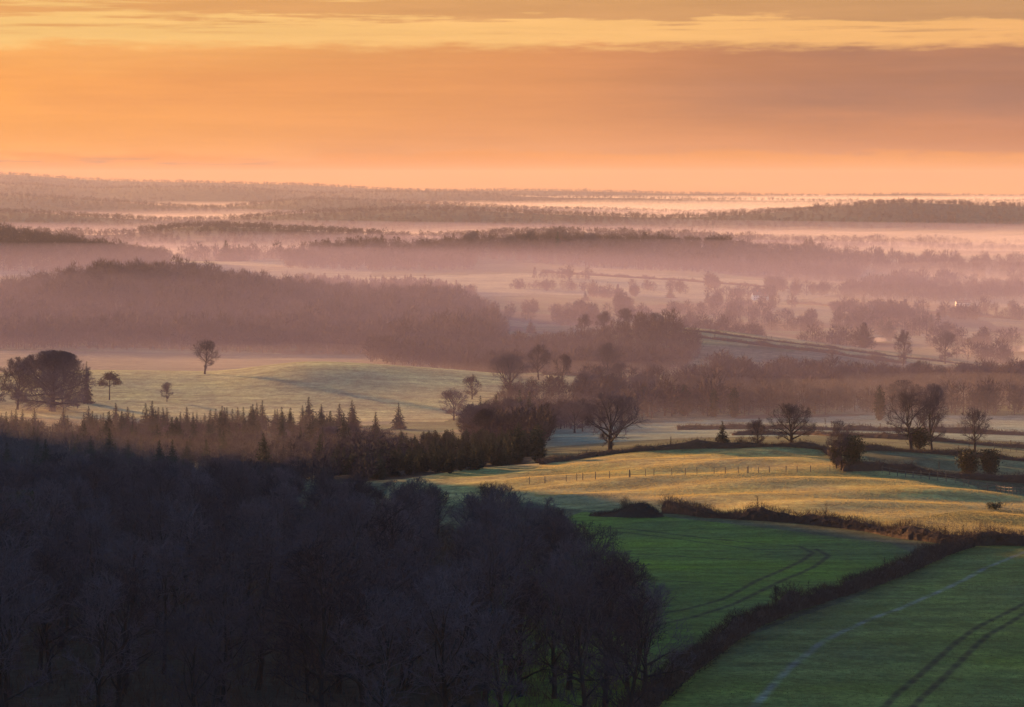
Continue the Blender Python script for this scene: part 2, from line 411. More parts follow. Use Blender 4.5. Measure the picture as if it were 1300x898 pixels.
def build_ground():
    us = np.concatenate([-np.geomspace(2.6, .235, 40)[:-1], np.linspace(-.235, .235, 760), np.geomspace(.235, 2.6, 40)[1:]])
    ys = np.concatenate([np.linspace(-70, 190, 40)[:-1], np.linspace(190, 700, 520)[:-1], np.exp(np.linspace(math.log(700), math.log(16800), 560))])
    U, Yg = np.meshgrid(us, ys)
    X = U * (np.maximum(Yg, 0) + 90.0)
    X = np.where(np.abs(U) < .235, U * np.maximum(Yg + 60*(Yg < 190) * (190 - Yg)/190, 20), X) if False else U * (Yg + 75.0)
    Z = H(X, Yg)
    ny, nx = X.shape
    idx = np.arange(ny*nx).reshape(ny, nx)
    T = np.concatenate([np.stack([idx[:-1, :-1], idx[:-1, 1:], idx[1:, 1:]], -1).reshape(-1, 3), np.stack([idx[:-1, :-1], idx[1:, 1:], idx[1:, :-1]], -1).reshape(-1, 3)])
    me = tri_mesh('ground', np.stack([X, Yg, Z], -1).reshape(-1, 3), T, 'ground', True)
    # what grows where
    px = HX + F*X/np.maximum(Yg, 1)
    col = np.zeros((ny, nx, 3))
    def mixc(mask, c, a=1.0):
        m = (mask*a)[..., None]; col[:] = col*(1-m) + np.array(c)*m
    col[:] = (.11, .115, .06)
    # patchwork of the vale: nearest of scattered field centres
    pr = np.random.default_rng(21)
    far = Yg > 780
    n = 420; cy = np.exp(pr.uniform(math.log(760), math.log(15500), n)); cx = pr.uniform(-.24, .24, n)*cy
    pal = np.array([(.15, .16, .09), (.10, .12, .06), (.20, .18, .11), (.10, .075, .055), (.13, .15, .08), (.20, .20, .14)])
    pc = pal[pr.integers(0, len(pal), n)]
    best = np.full(X.shape, 1e18); who = np.zeros(X.shape, int)
    for i in range(n):
        d = ((X - cx[i])*1.0)**2/(cy[i]**1.1) + ((Yg - cy[i])*.55)**2/(cy[i]**1.1)
        m = d < best; best[m] = d[m]; who[m] = i
    col[far] = pc[who[far]]
    mixc(np.clip((Yg - 3900)/400, 0, 1), (.075, .062, .050), .75)
    # wood floors
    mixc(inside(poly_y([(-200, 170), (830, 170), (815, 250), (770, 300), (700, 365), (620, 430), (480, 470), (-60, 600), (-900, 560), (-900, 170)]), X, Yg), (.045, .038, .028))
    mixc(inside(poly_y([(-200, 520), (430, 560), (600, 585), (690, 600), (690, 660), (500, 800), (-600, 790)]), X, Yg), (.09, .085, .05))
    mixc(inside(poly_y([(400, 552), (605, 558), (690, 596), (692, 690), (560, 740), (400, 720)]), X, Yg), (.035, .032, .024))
    # big pasture on the rise, with its frosty lower corner
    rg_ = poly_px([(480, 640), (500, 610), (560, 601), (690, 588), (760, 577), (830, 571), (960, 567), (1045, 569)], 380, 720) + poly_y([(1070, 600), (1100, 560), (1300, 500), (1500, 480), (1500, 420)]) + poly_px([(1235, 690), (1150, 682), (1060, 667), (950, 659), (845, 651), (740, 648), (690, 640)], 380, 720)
    mixc(inside(rg_, X, Yg), (.40, .32, .135)); mixc(inside(rg_, X, Yg)*np.clip(.5 + .8*np.sin(Yg/9 + .05*X + 1.2*np.sin(X/27))*np.sin(X/41 + Yg/33), 0, 1), (.24, .24, .095), .8)  # greener bands: shade between the swells put into the colour
    mixc(inside(poly_px([(1100, 664), (1180, 655), (1250, 648), (1400, 644), (1400, 700), (1240, 692), (1170, 682)], 380, 620), X, Yg), (.24, .19, .06))
    mixc(inside(poly_y([(1085, 610), (1500, 520), (1500, 700), (1100, 680)]), X, Yg), (.19, .18, .085))
    mixc(inside(poly_y([(690, 650), (860, 690), (1500, 720), (1500, 900), (1100, 880), (860, 850), (700, 800)]), X, Yg), (.20, .245, .18))
    # pale winter corn on the far rise
    mixc(inside(poly_y([(-500, 860), (-500, 1030), (640, 1015), (650, 960), (560, 860)]), X, Yg), (.34, .33, .17))
    mixc(inside(poly_y([(690, 1105), (900, 1110), (1000, 1080), (960, 960), (700, 960)]), X, Yg), (.25, .26, .14))
    mixc(inside(poly_y([(845, 1405), (1500, 1420), (1500, 1380), (850, 1340)]), X, Yg), (.34, .30, .14))  # sunlit brow strip, its light put into the paler colour
    mixc(inside(poly_y([(850, 1330), (1500, 1365), (1500, 1150), (850, 1150)]), X, Yg), (.15, .15, .10))  # field under the strip, its shade put into the darker colour
    mixc(inside(poly_y([(-300, 1120), (560, 1130), (540, 1400), (-300, 1400)]), X, Yg), (.16, .145, .105))
    mixc(inside(poly_y([(215, 2950), (360, 2950), (360, 3080), (215, 3080)]), X, Yg), (.36, .32, .17))
    mixc(inside(poly_y([(440, 2480), (1000, 2400), (1150, 2700), (690, 2790), (440, 2700)]), X, Yg), (.30, .29, .18))
    # foot of the slope: winter wheat, rough margin, drilled field
    mixc(inside(poly_px(GREEN, 150, 520), X, Yg), (.13, .19, .036))
    mixc(inside(poly_px(RIGHTF, 150, 520), X, Yg), (.175, .195, .052))
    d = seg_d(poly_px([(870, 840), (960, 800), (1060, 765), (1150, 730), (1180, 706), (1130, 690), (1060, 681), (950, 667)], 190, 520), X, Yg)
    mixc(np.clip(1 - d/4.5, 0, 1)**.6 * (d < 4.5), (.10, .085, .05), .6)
    d = seg_d(poly_px(TRACK, 150, 520), X, Yg); brk = .62 + .38*np.sin(X*1.3 + Yg*.31)*np.sin(Yg*.47 - X*.9); mixc(np.clip(1.3 - d/.5, 0, 1)*np.clip(brk, 0, 1), (.24, .23, .19))
    for t in TRAM:
        d = seg_d(poly_px(t, 190, 520), X, Yg); mixc(np.clip(1.6 - d/.36, 0, 1)*(.82 + .18*np.sin(Yg*.9 + X*1.7)), (.045, .034, .022), .92)
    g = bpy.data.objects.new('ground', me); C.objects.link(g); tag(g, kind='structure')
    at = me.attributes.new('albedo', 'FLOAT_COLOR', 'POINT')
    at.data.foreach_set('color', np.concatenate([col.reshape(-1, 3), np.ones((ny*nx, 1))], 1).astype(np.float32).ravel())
    return g
ground = build_ground()

# ------------------------------------------------------------------ vegetation forms
print('forms')
WOODK = [Kind('bare_tree', bare_tree(100+i, 13 + i % 3, 3.2 + .35*(i % 4), 1.7, limbs=12, trunk_to=.66, r0=.2, twig=.05, n2=7, n3=5, n4=4, upright=.5), 'bark', 'twig') for i in range(7)]
MIDK = [Kind('bare_tree', bare_tree(200+i, 12, 4.2 + .6*(i % 3), 1.3, limbs=13, trunk_to=.55, r0=.24, twig=.062, n2=9, n3=6, n4=6, upright=.3), 'bark', 'twig') for i in range(5)]
OAK = [Kind('oak_tree', bare_tree(300+i, 11, R, z0, limbs=12, trunk_to=tt, r0=.45, twig=.05, n2=9, n3=7, n4=7, upright=.12, lean=ln), 'bark', 'twig') for i, (R, z0, tt, ln) in enumerate([(6.9, 1.0, .5, 1.5), (7.1, 1.4, .5, -.2), (6.3, 1.6, .45, 0), (5.0, 1.0, .55, 0)])]
SPRUCE = [Kind('spruce_tree', conifer(400+i, 9, 2.3 + .3*(i % 3), skirt=.03, size=.46, tip=.7), 'bark', 'needle') for i in range(5)]
COLUMN = [Kind('conifer_tree', conifer(450+i, 9, 1.5 + .2*i, skirt=.03, size=.42, col=True), 'bark', 'needle') for i in range(2)]
EDGEK = [Kind('bare_tree', bare_tree(600+i, 12, 5.6 + .5*i, -1.0, limbs=15, trunk_to=.6, r0=.26, twig=.045, n2=8, n3=5, n4=4, upright=.2, lean=.6), 'bark', 'twig') for i in range(3)]
FAN = Kind('bare_tree', bare_tree(640, 12, 3.9, .5, limbs=14, trunk_to=.42, r0=.26, twig=.05, n2=9, n3=6, n4=5, upright=.62), 'bark', 'twig')
LONE = Kind('bare_tree', bare_tree(655, 12, 5.6, 2.6, limbs=12, trunk_to=.5, r0=.34, twig=.065, n2=8, n3=6, n4=5, upright=.22), 'bark', 'twig')
SAPL = [Kind('young_tree', bare_tree(480+i, 6, 1.5, 1.2, limbs=8, trunk_to=.7, r0=.09, twig=.04, n2=5, n3=4, n4=4, upright=.5), 'bark', 'twig') for i in range(3)]

# dark wood under the hill
OUT = [(-60, 566), (0, 566), (100, 566), (200, 569), (300, 577), (350, 589), (400, 598), (500, 601), (560, 606), (620, 610), (690, 622), (735, 650), (775, 672), (830, 690), (860, 720)]
EDGE = [(205, 815), (235, 805), (265, 782), (300, 735), (340, 705), (380, 672), (420, 610), (455, 470)]
ox, oy = zip(*OUT); ey, ex = zip(*EDGE)
wr = np.random.default_rng(3); pts = []
for _ in range(60000):
    Y = math.sqrt(wr.uniform(205**2, 458**2)); px = wr.uniform(-50, 820)
    if px > np.interp(Y, ey, ex): continue
    x = (px - HX)/F*Y
    if all((x-a)**2 + (Y-b)**2 > 8.4**2 for a, b in pts): pts.append((x, Y))
    if len(pts) >= 290: break
print('wood', len(pts))
for x, Y in pts:
    px = HX + F*x/Y; z = hz(x, Y)
    top = CZ - (np.interp(px, ox, oy) - HY)/F*Y
    h = min(wr.uniform(11, 16), max(6.5, (top - z)*wr.uniform(.80, 1.04)))
    edge = px > np.interp(Y, ey, ex) - 45
    k = WOODK[wr.integers(0, 7)]
    plant(k, (x, Y, z), h, wide=max(1.15, 13/h), group='bare trees of the dark wood',
          label='bare dark tree at the open edge of the foot-of-slope wood beside the green field' if edge else 'bare dark tree deep in the crowded shaded wood at the foot of the slope')

for i, (px, Y, h) in enumerate([(818, 236, 10.5), (778, 250, 12), (722, 240, 12.5), (660, 236, 12), (590, 240, 12.5), (742, 292, 11.5), (700, 318, 11), (655, 345, 11), (520, 242, 12.5), (430, 238, 12)]):
    plant(EDGEK[i % 3], G(px, Y), h, None, 'wide-spreading bare tree with low forking limbs at the lower edge of the dark wood', 'tree', 'spreading trees on the wood edge')
# undergrowth of the wood
def undergrowth():
    m = MB(); P = []
    for _ in range(5200):
        Y = math.sqrt(wr.uniform(205**2, 452**2)); px = wr.uniform(-40, np.interp(Y, ey, ex) + 6)
        x = (px-HX)/F*Y; P.append((x, Y, hz(x, Y)))
    P = np.array(P); r = np.repeat(P, 7, 0); n = len(r)
    r[:, :2] += RNG.normal(size=(n, 2))*.5
    m.blades(r, np.concatenate([RNG.normal(size=(n, 2))*.7, RNG.uniform(.6, 2.6, (n, 1))], 1), .07)
    tag(obj('undergrowth', m.mesh('undergrowth', 'hedge')), 'dark bramble and scrub under the bare trees of the wood', 'undergrowth', kind='stuff')
undergrowth()
print('features')
EV = [Kind('evergreen_tree', shrub(500+i, 1.9, 4.6, 3800, .22, True, 12), 'bark', 'ever') for i in range(2)]
BUSH = [Kind('bush', shrub(510+i, 1.5, 2.6, 900, .13, False, 9), 'bark', 'hedge') for i in range(3)]
GORSE = Kind('bush', shrub(520, 1.0, 1.2, 900, .12, True, 7), 'bark', 'ever')
PALEB = Kind('bush', shrub(521, 1.6, 2.2, 900, .12, False, 9), 'bark', 'straw')
def pine_pair():
    tr, cr = MB(), MB(); tr.tube([(0, 0, -.3), (.1, 0, 4), (.2, .1, 8), (.3, .1, 10.5)], [.28, .22, .16, .05], 7)
    rg = np.random.default_rng(61)
    for i in range(22):
        a = i*2.4; z = rg.uniform(5.6, 10.4); rr = rg.uniform(1.2, 3.6) * (1.15 - ((z-5.5)/5.4)**2*.75)
        e = np.array([math.cos(a)*rr, math.sin(a)*rr, z + rr*.18]); tr.tube([(.2, .1, z-.5), e*np.array([.6, .6, 1]) , e], [.07, .05, .02], 4)
        n = 150; cr.leaves(e + rg.normal(size=(n, 3))*np.array([.75, .75, .42]), rg.uniform(.2, .42, n))
    return tr, cr
PINE = Kind('pine_tree', pine_pair(), 'bark', 'larch')
BIGT = Kind('broad_tree', bare_tree(900, 19, 12.0, -2.0, limbs=30, trunk_to=.66, r0=.7, twig=.09, n2=12, n3=8, n4=9, upright=.02), 'bark', 'twig')

def feature(k, px, py, top, lo, hi, label, cat='tree', wide=1.0, rz=None, group=None, name=None, sink=0):
    p = gp(px, py, lo, hi); h = (py - top)/F*p[1]
    return plant(k, (p[0], p[1], p[2]-sink), h, rz, label, cat, group, wide, name)
feature(OAK[0], 774, 573, 496, 540, 700, 'spreading bare oak with a leaning crown standing alone on the hedge at the pasture corner', wide=1.0, rz=0.1)
feature(OAK[1], 1004, 567, 510, 540, 700, 'domed bare oak with a stout straight trunk on the crest of the golden pasture', wide=1.0, rz=.6)
feature(MIDK[0], 962, 568, 529, 540, 700, 'low round bare tree between the small conifer and the domed oak', wide=1.15)
feature(SPRUCE[1], 917, 568, 534, 540, 700, 'small dark conifer standing alone in the crest hedge', wide=1.25, name='conifer_tree')
feature(BUSH[0], 940, 568, 553, 540, 700, 'thin leafless bush beside the small dark conifer in the crest hedge', 'bush', 1.3)
feature(MIDK[1], 1068, 597, 531, 500, 640, 'bare tree with ivy round its lower half where the post fence meets the crest hedge', wide=.85)
feature(EV[0], 1081, 597, 551, 500, 640, 'dark evergreen bush growing against the ivy-clad tree at the fence end', 'bush', 1.0, name='evergreen_bush')
feature(EV[1], 1062, 595, 558, 500, 640, 'narrow ivy-leaved bush hugging the trunk at the end of the post fence', 'bush', .55, name='evergreen_bush')
feature(LONE, 1157, 572, 491, 560, 760, 'tall wide bare tree, the one of the close pair leaning over the shaded field', wide=.95)
feature(FAN, 1183, 572, 485, 560, 760, 'tallest bare tree, its fan of pale upright branches joined to a darker neighbour', wide=.8)
feature(EV[0], 1166, 572, 543, 560, 760, 'dark ivy thicket round the feet of the two tall joined trees', 'bush', 1.5, name='evergreen_bush')
feature(LONE, 1238, 575, 516, 560, 760, 'bare round-headed tree rising behind the pair of dark evergreen bushes', wide=.9)
feature(EV[1], 1230, 607, 570, 500, 640, 'dense dark evergreen bush below the round-headed tree, touching its lighter twin', 'bush', 1.0, name='evergreen_bush')
feature(EV[0], 1257, 608, 570, 500, 640, 'dense dark evergreen bush on the outer side of the pair by the rail fence', 'bush', 1.0, rz=2.2, name='evergreen_bush')
feature(LONE, 260, 475, 430, 900, 1060, 'lone bare tree on the bright rim of the pale rolling field', wide=1.0, rz=1)
feature(BIGT, 66, 522, 443, 780, 960, 'huge domed bare tree above the misty young conifers', rz=1.0, wide=1.15)
feature(MIDK[4], 22, 520, 452, 780, 960, 'hazy bare tree partly hidden by the huge domed tree', wide=1.1)
feature(MIDK[2], -6, 520, 458, 780, 960, 'hazy bare tree cut by the picture edge beside the huge domed tree', wide=1.1)
feature(SPRUCE[2], 110, 512, 458, 850, 990, 'tall thin spruce poking out from behind the huge domed tree', name='spruce_tree', wide=.5)
feature(PINE, 139, 508, 470, 800, 980, 'flat-topped brown pine on two bare stems beside the huge domed tree')
feature(MIDK[3], 212, 510, 484, 800, 980, 'small pale bare tree at the foot of the rolling field behind the conifer row', wide=1.1)
feature(MIDK[0], 576, 534, 491, 700, 960, 'bushy wide bare tree against the pale field behind the dark conifer block', wide=1.35)
feature(OAK[2], 646, 506, 446, 880, 1010, 'misty tall tree with a forked trunk at the end of the rolling field', wide=.9)
feature(MIDK[1], 684, 490, 443, 1000, 1200, 'misty upright tree behind the forked trunk at the end of the rolling field', wide=.9)
feature(MIDK[2], 713, 488, 450, 1000, 1200, 'smaller misty tree next to the second pale rim of field', wide=.9)
feature(MIDK[4], 772, 482, 434, 1050, 1240, 'pale misty tree on the second rim of field above the leaning oak', wide=1.0)
for px, py, top, lab, w in [(743, 412, 381, 'leaning first tree of the four on the far hill brow', 1.0), (768, 412, 383, 'second round tree of the four on the far hill brow, close to the first', 1.1), (794, 413, 387, 'third, flatter tree of the four on the far hill brow', 1.1), (832, 418, 395, 'separate round tree of the four on the far hill brow, nearest the lit strip', 1.2)]:
    feature(MIDK[int(px) % 5], px, py+6, top, 1300, 1500, lab, wide=w, name='bare_tree')
feature(MIDK[3], 1147, 464, 417, 1200, 1480, 'misty bare tree standing on the lower end of the far lit strip', wide=.85)
feature(MIDK[0], 1200, 462, 418, 1250, 1600, 'round misty tree beside the strip of flood water', wide=1.1)
feature(BUSH[1], 1113, 462, 444, 1200, 1480, 'low misty bush just under the far lit strip', 'bush', 1.4)
feature(COLUMN[0], 1117, 534, 488, 780, 1000, 'tall narrow dark conifer by itself in the misty trees of the vale')
feature(COLUMN[1], 868, 528, 486, 820, 1000, 'broad columnar conifer in the mist above the leaning oak', wide=1.1)
feature(COLUMN[0], 855, 526, 488, 820, 1000, 'columnar conifer joined to a broader one in the mist', wide=.9)
feature(COLUMN[1], 818, 522, 487, 820, 1000, 'short misty conifer with a pointed top just past the leaning oak', wide=.8)
feature(COLUMN[0], 906, 530, 492, 820, 1000, 'misty conifer with a rounded top above the small dark conifer', wide=1.2)
feature(COLUMN[1], 932, 530, 490, 820, 1000, 'misty conifer with two tops above the low round bare tree', wide=1.0)
feature(SAPL[0], 985, 781, 742, 240, 340, 'small leafless young tree in the shaded green field close to the hedge')
feature(GORSE, 1263, 647, 637, 400, 560, 'small dark low bush alone on the golden pasture', 'bush', 1.8)
feature(PALEB, 1284, 692, 672, 380, 480, 'pale straw-coloured bramble in the dark end of the hedge', 'bush', 1.1, name='bramble_bush')
feature(BUSH[2], 793, 646, 626, 400, 520, 'little round bare bush on top of the dark earth bank', 'bush', 1.0, sink=.2)
e_ = gp(12, 735, 280, 420); plant(EV[0], e_, 11.5, 1.0, 'olive green evergreen rising out of the dark wood at its outer corner', 'tree', wide=.85)

# conifers
cr_ = np.random.default_rng(17)
def conif(px, Y, h, lab, grp, wide=1.0, ks=SPRUCE):
    plant(ks[cr_.integers(0, len(ks))], G(px, Y), h, None, lab, 'tree', grp, wide)
px = 128
while px < 458:
    conif(px, cr_.uniform(770, 815), cr_.choice([5, 6.5, 7.5, 8.5, 9.5])*cr_.uniform(.9, 1.1), 'young conifer in the ragged row in front of the pale rolling field', 'row of young conifers below the rolling field', cr_.uniform(1.0, 1.35)); px += cr_.choice([3, 5, 7, 8, 16])
for _ in range(70):
    conif(cr_.uniform(-15, 470), cr_.uniform(570, 765), cr_.choice([4.5, 5.5, 6.5, 7.5, 9])*cr_.uniform(.85, 1.15), 'half-hidden young conifer scattered in the brown mist behind the dark wood', 'conifers scattered in the brown mist', cr_.uniform(1, 1.3))
for _ in range(55):
    conif(cr_.uniform(90, 480), cr_.uniform(690, 775), cr_.uniform(6, 9.5), 'young conifer in the dark second rank behind the ragged front row', 'second rank of young conifers', cr_.uniform(1.0, 1.4))
for _ in range(16):
    conif(cr_.uniform(-10, 125), cr_.uniform(740, 815), cr_.uniform(5, 8), 'young conifer standing in mist below the huge domed tree', 'conifers below the huge domed tree', 1.1)
n = 0
while n < 215:
    px, Y = cr_.uniform(415, 690), cr_.uniform(560, 690)
    if Y > 640 and px < 470 or Y < 560 + max(0, px-605)*.46: continue
    g_ = G(px, Y); tp_ = cr_.uniform(517, 541) + (px < 470)*8
    conif(px, Y, max(5, g_[2] - (CZ - (tp_-HY)/F*Y)), 'dark conifer packed into the plantation block at the pasture corner', 'dark plantation conifers', cr_.uniform(1.1, 1.45), COLUMN*3 + SPRUCE); n += 1
feature(COLUMN[1], 683, 588, 536, 560, 640, 'end conifer of the dark plantation, rounded and standing over the lit strip', wide=1.05)
feature(COLUMN[0], 658, 588, 535, 560, 640, 'tall rounded conifer next but one to the open end of the dark plantation', wide=1.0)
for px, py, top in [(506, 545, 511), (610, 545, 502), (648, 545, 503), (660, 545, 494), (672, 545, 497), (630, 545, 500), (617, 545, 508), (600, 546, 510)]:
    feature(SPRUCE[px % 5], px, py, top, 700, 900, 'dim conifer behind the dark plantation block', group='dim conifers behind the plantation', wide=1.15, name='spruce_tree')

# bare trees and bushes standing in the mist
def scatter(n, x0, x1, y0, y1, h0, h1, ks, lab, grp, wide=1.1, ok=None, cat='tree', far=0, seed=0, mind=5.0):
    rg = np.random.default_rng(seed); got = []; tries = 0
    while len(got) < n and tries < 20000:
        tries += 1
        px, Y = rg.uniform(x0, x1), rg.uniform(y0, y1)
        if ok and not ok(px, Y): continue
        x = (px-HX)/F*Y
        if any((x-a)**2 + (Y-b)**2 < mind**2 for a, b in got): continue
        got.append((x, Y)); plant(ks[rg.integers(0, len(ks))], (x, Y, hz(x, Y)), rg.uniform(h0, h1), None, lab, cat, grp, wide*rg.uniform(.85, 1.2))
scatter(20, -30, 455, 545, 740, 4, 7, MIDK, 'low bare tree sunk in the brown mist behind the dark wood', 'bare trees in the brown mist', 1.3, seed=1)
scatter(22, 590, 752, 660, 930, 7, 11.5, MIDK, 'bare tree in the purple thicket behind the dark plantation', 'bare trees behind the plantation', 1.25, seed=2, ok=lambda p, y: not (p > 690 and y < 760), mind=6)
scatter(40, 690, 1330, 890, 1160, 7, 12, MIDK, 'misty bare tree in the belt of trees beyond the frosty meadow', 'tree belt beyond the frosty meadow', 1.35, seed=3, ok=lambda p, y: not (690 < p < 900 and y > 1040) and not (1090 < p < 1280 and 930 < y < 1010), mind=8)
scatter(12, 600, 1200, 1700, 2500, 9, 15, SPRUCE, 'faint spire-shaped conifer in the hazy vale', 'conifers of the hazy vale', 1.4, seed=6, mind=20)
scatter(6, 275, 310, 3080, 3130, 18, 27, SPRUCE, 'dark pointed conifer in the clump beyond the small distant field', 'distant pointed conifers', 1.7, seed=8, mind=4)
for px, py, top, k in [(598, 312, 292, 0), (648, 313, 297, 1), (672, 313, 291, 3), (708, 313, 293, -1), (723, 315, 300, 2), (750, 316, 296, 4)]:
    feature(SPRUCE[0] if k < 0 else MIDK[k], px, py+8, top, 3200, 3420, {598: 'first lone crown above the long distant wood', 648: 'small crown above the long distant wood, short of the wide one', 672: 'wide flat crown standing tallest on the long distant wood', 708: 'sharp spire above the long distant wood', 723: 'low crown beside the sharp spire', 750: 'rounded crown past the spire on the long distant wood'}[px], wide=1.1, name='bare_tree')

M['grass'] = plain('green_blades', (.115, .185, .036), .8, .45, .12, hue=(.17, .21, .048), thin=.45)
M['rough'] = plain('rough_grass', (.16, .18, .056), .85, .45, .15, hue=(.24, .22, .085), thin=.45)
M['bent'] = plain('frosted_dry_grass', (.34, .29, .11), .85, .4, .06, hue=(.50, .39, .165), thin=.5)
def turf(name, label, poly, lo, hi, n, h, mat, seed, per=4):
    rg = np.random.default_rng(seed); W_ = poly_px(poly, lo, hi) if lo else poly_y(poly); P = np.array(W_); m = MB()
    x = rg.uniform(P[:, 0].min(), P[:, 0].max(), n*3); y = rg.uniform(P[:, 1].min(), P[:, 1].max(), n*3); k = inside(W_, x, y); x, y = x[k][:n], y[k][:n]
    dens = .5 + .5*np.sin(x*.31 + 1.3*np.sin(y*.11))*np.sin(y*.17 + .8*np.sin(x*.2)); k = rg.random(len(x)) < .35 + .65*dens; x, y = x[k], y[k]
    for t in [TRACK] + TRAM:
        k = seg_d(poly_px(t, 150, 520), x, y) > .5; x, y = x[k], y[k]
    B = np.repeat(np.stack([x, y, H(x, y) - .02], 1), per, 0); nn = len(B); B[:, :2] += rg.normal(size=(nn, 2))*.10
    hh = h*rg.uniform(.5, 1.3, (nn, 1)); m.blades(B, np.concatenate([rg.normal(size=(nn, 2))*.35*hh, hh], 1), .036)
    tag(obj(name, m.mesh(name, mat)), label, 'grass', kind='stuff')
turf('grass', 'young green corn on the shaded field between the wood and the hedges', GREEN, 150, 520, 36000, .13, 'grass', 1)
turf('grass', 'rough grass beside the pale track below the brown hedge', RIGHTF, 150, 520, 36000, .15, 'rough', 2)
turf('dry_grass', 'frosted dry grass standing on the golden pasture', [(640, 612), (690, 590), (760, 579), (830, 573), (960, 569), (1045, 571), (1076, 601), (1120, 603), (1240, 622), (1330, 640), (1330, 676), (1235, 684), (1150, 676), (1060, 662), (950, 654), (845, 648), (740, 644), (690, 636)], 380, 700, 80000, .17, 'bent', 3)
# ------------------------------------------------------------------ far woods that read as one mass
def far_form(seed, nb, w, pointed=False):
    rg = np.random.default_rng(seed); m = MB()
    m.tube([(0, 0, -.08), (0, 0, .45), (0, 0, .85)], [.022, .016, .004], 3)
    u = rg.normal(size=(nb, 3)); u /= np.linalg.norm(u, axis=1, keepdims=True); u *= rg.uniform(.25, 1, (nb, 1))**.5
    if pointed:
        z = rg.uniform(.05, .95, nb); a = rg.uniform(0, 6.28, nb); r = .19*(1-z)*rg.uniform(.4, 1, nb)
        P = np.stack([np.cos(a)*r, np.sin(a)*r, z], 1); D = np.stack([np.cos(a)*.08, np.sin(a)*.08, -.05 + 0*z], 1)
    else:
        P = u*np.array([.34, .34, .46]) + np.array([0, 0, .50]); D = u*np.array([.13, .13, .06]) + np.array([0, 0, .09]) + rg.normal(size=(nb, 3))*.05
        P = P - D*.6
    m.blades(P, D, rg.uniform(.6, 1.3, nb)*w)
    return m.arrays()
def woods(name, label, pts, h0, h1, nb, w, mat='far_twig', wide=1.0, pointed=0.0, seed=0):
    forms = [far_form(700+seed*10+i, nb, w) for i in range(6)]; cf = [far_form(770+i, nb, w*1.5, True) for i in range(2)]
    rg = np.random.default_rng(seed); VV, TT, n = [], [], 0
    pts = np.asarray(pts); Z = H(pts[:, 0], pts[:, 1])
    for (x, y), z in zip(pts, Z):
        V, T = cf[rg.integers(0, 2)] if rg.random() < pointed else forms[rg.integers(0, 6)]
        a = rg.uniform(0, 6.28); h = rg.uniform(h0, h1)*(1 + .20*math.sin(x/23 + y/61 + seed)*math.sin(y/37 - x/71 + 2*seed) + .12*rg.normal()); c, s_ = math.cos(a)*h*wide, math.sin(a)*h*wide
        q = np.stack([V[:, 0]*c - V[:, 1]*s_ + x, V[:, 0]*s_ + V[:, 1]*c + y, V[:, 2]*h + z], 1)
        VV.append(q); TT.append(T + n); n += len(q)
    return tag(obj(name, tri_mesh(name, np.concatenate(VV), np.concatenate(TT), mat)), label, 'woodland', kind='stuff')
def fill(poly, n, mind, seed):
    """scattered points in a (px, depth) polygon"""
    rg = np.random.default_rng(seed); P = np.array(poly); Q = []
    x0, x1, y0, y1 = P[:, 0].min(), P[:, 0].max(), P[:, 1].min(), P[:, 1].max()
    cells = {}
    for _ in range(n*12):
        px, y = rg.uniform(x0, x1), rg.uniform(y0, y1)
        if not inside(poly, np.array([px]), np.array([y]))[0]: continue
        x = (px-HX)/F*y; k = (int(x//mind), int(y//mind))
        if k in cells: continue
        cells[k] = 1; Q.append((x, y))
        if len(Q) >= n: break
    return Q
print('woods')
woods('woodland', 'great bare wood covering the hill behind the pale rolling field', fill([(-420, 1400), (200, 1420), (420, 1400), (560, 1380), (625, 1380), (640, 1600), (600, 1950), (540, 2030), (-60, 2060), (-420, 2040)], 3900, 8.5, 1), 13, 18, 300, .020, seed=1)
woods('woodland', 'purple bare wood in the hollow below the four brow trees', fill([(470, 1290), (560, 1210), (620, 1120), (690, 1150), (860, 1190), (885, 1300), (850, 1385), (730, 1400), (480, 1420)], 620, 7.5, 2), 8, 13, 300, .022, seed=2)
woods('woodland', 'dusky wood along the distant ridge end with a rounded corner', fill([(-360, 2680), (150, 2680), (213, 2760), (216, 2900), (205, 3040), (-60, 3060), (-360, 3050)], 1500, 9, 3), 13, 17, 150, .032, seed=3)
woods('woodland', 'dark distant wood with a flat top beyond the small field', fill([(362, 2900), (480, 2850), (600, 2880), (604, 3100), (590, 3440), (400, 3440), (362, 3200)], 800, 9, 4), 13, 17, 150, .032, pointed=.15, seed=4)
woods('woodland', 'long distant wood with a ragged top stretching across the vale', fill([(590, 3150), (700, 3050), (850, 2900), (1000, 2840), (1090, 2760), (1110, 3400), (800, 3460), (590, 3450)], 1700, 10, 5), 13, 19, 140, .034, pointed=.05, seed=5)
woods('woodland', 'young brown plantation in front of the great wood crest', fill([(340, 2150), (560, 2150), (610, 2350), (560, 2520), (380, 2560), (335, 2400)], 900, 7, 6), 9, 12, 120, .036, pointed=.4, seed=6)
woods('woodland', 'dark wood below the distant avenue', fill([(1060, 2450), (1180, 2350), (1300, 2500), (1330, 2700), (1110, 2740)], 420, 9, 7), 12, 16, 140, .034, seed=7)
woods('woodland', 'bare trees climbing the dark added spur beside the wood', [q for q in fill([(-60, 215), (-900, 215), (-900, 330), (-620, 560), (-300, 600), (-60, 470)], 900, 6.5, 41) if -230 < q[0] < -.185*q[1] - 12], 8, 13, 300, .02, seed=41, mat='shade_twig')
woods('woodland', 'brown thicket sunk in the mist behind the dark wood', fill([(-40, 500), (300, 520), (470, 560), (520, 600), (500, 720), (440, 770), (-40, 775)], 1000, 4.5, 11), 3, 6, 260, .02, seed=11, wide=1.4, mat='shade_twig')
woods('woodland', 'purple thicket between the dark plantation and the leaning oak', fill([(585, 740), (690, 640), (700, 800), (750, 860), (758, 960), (640, 930)], 240, 5, 12), 5, 9, 320, .02, seed=12, wide=1.2)
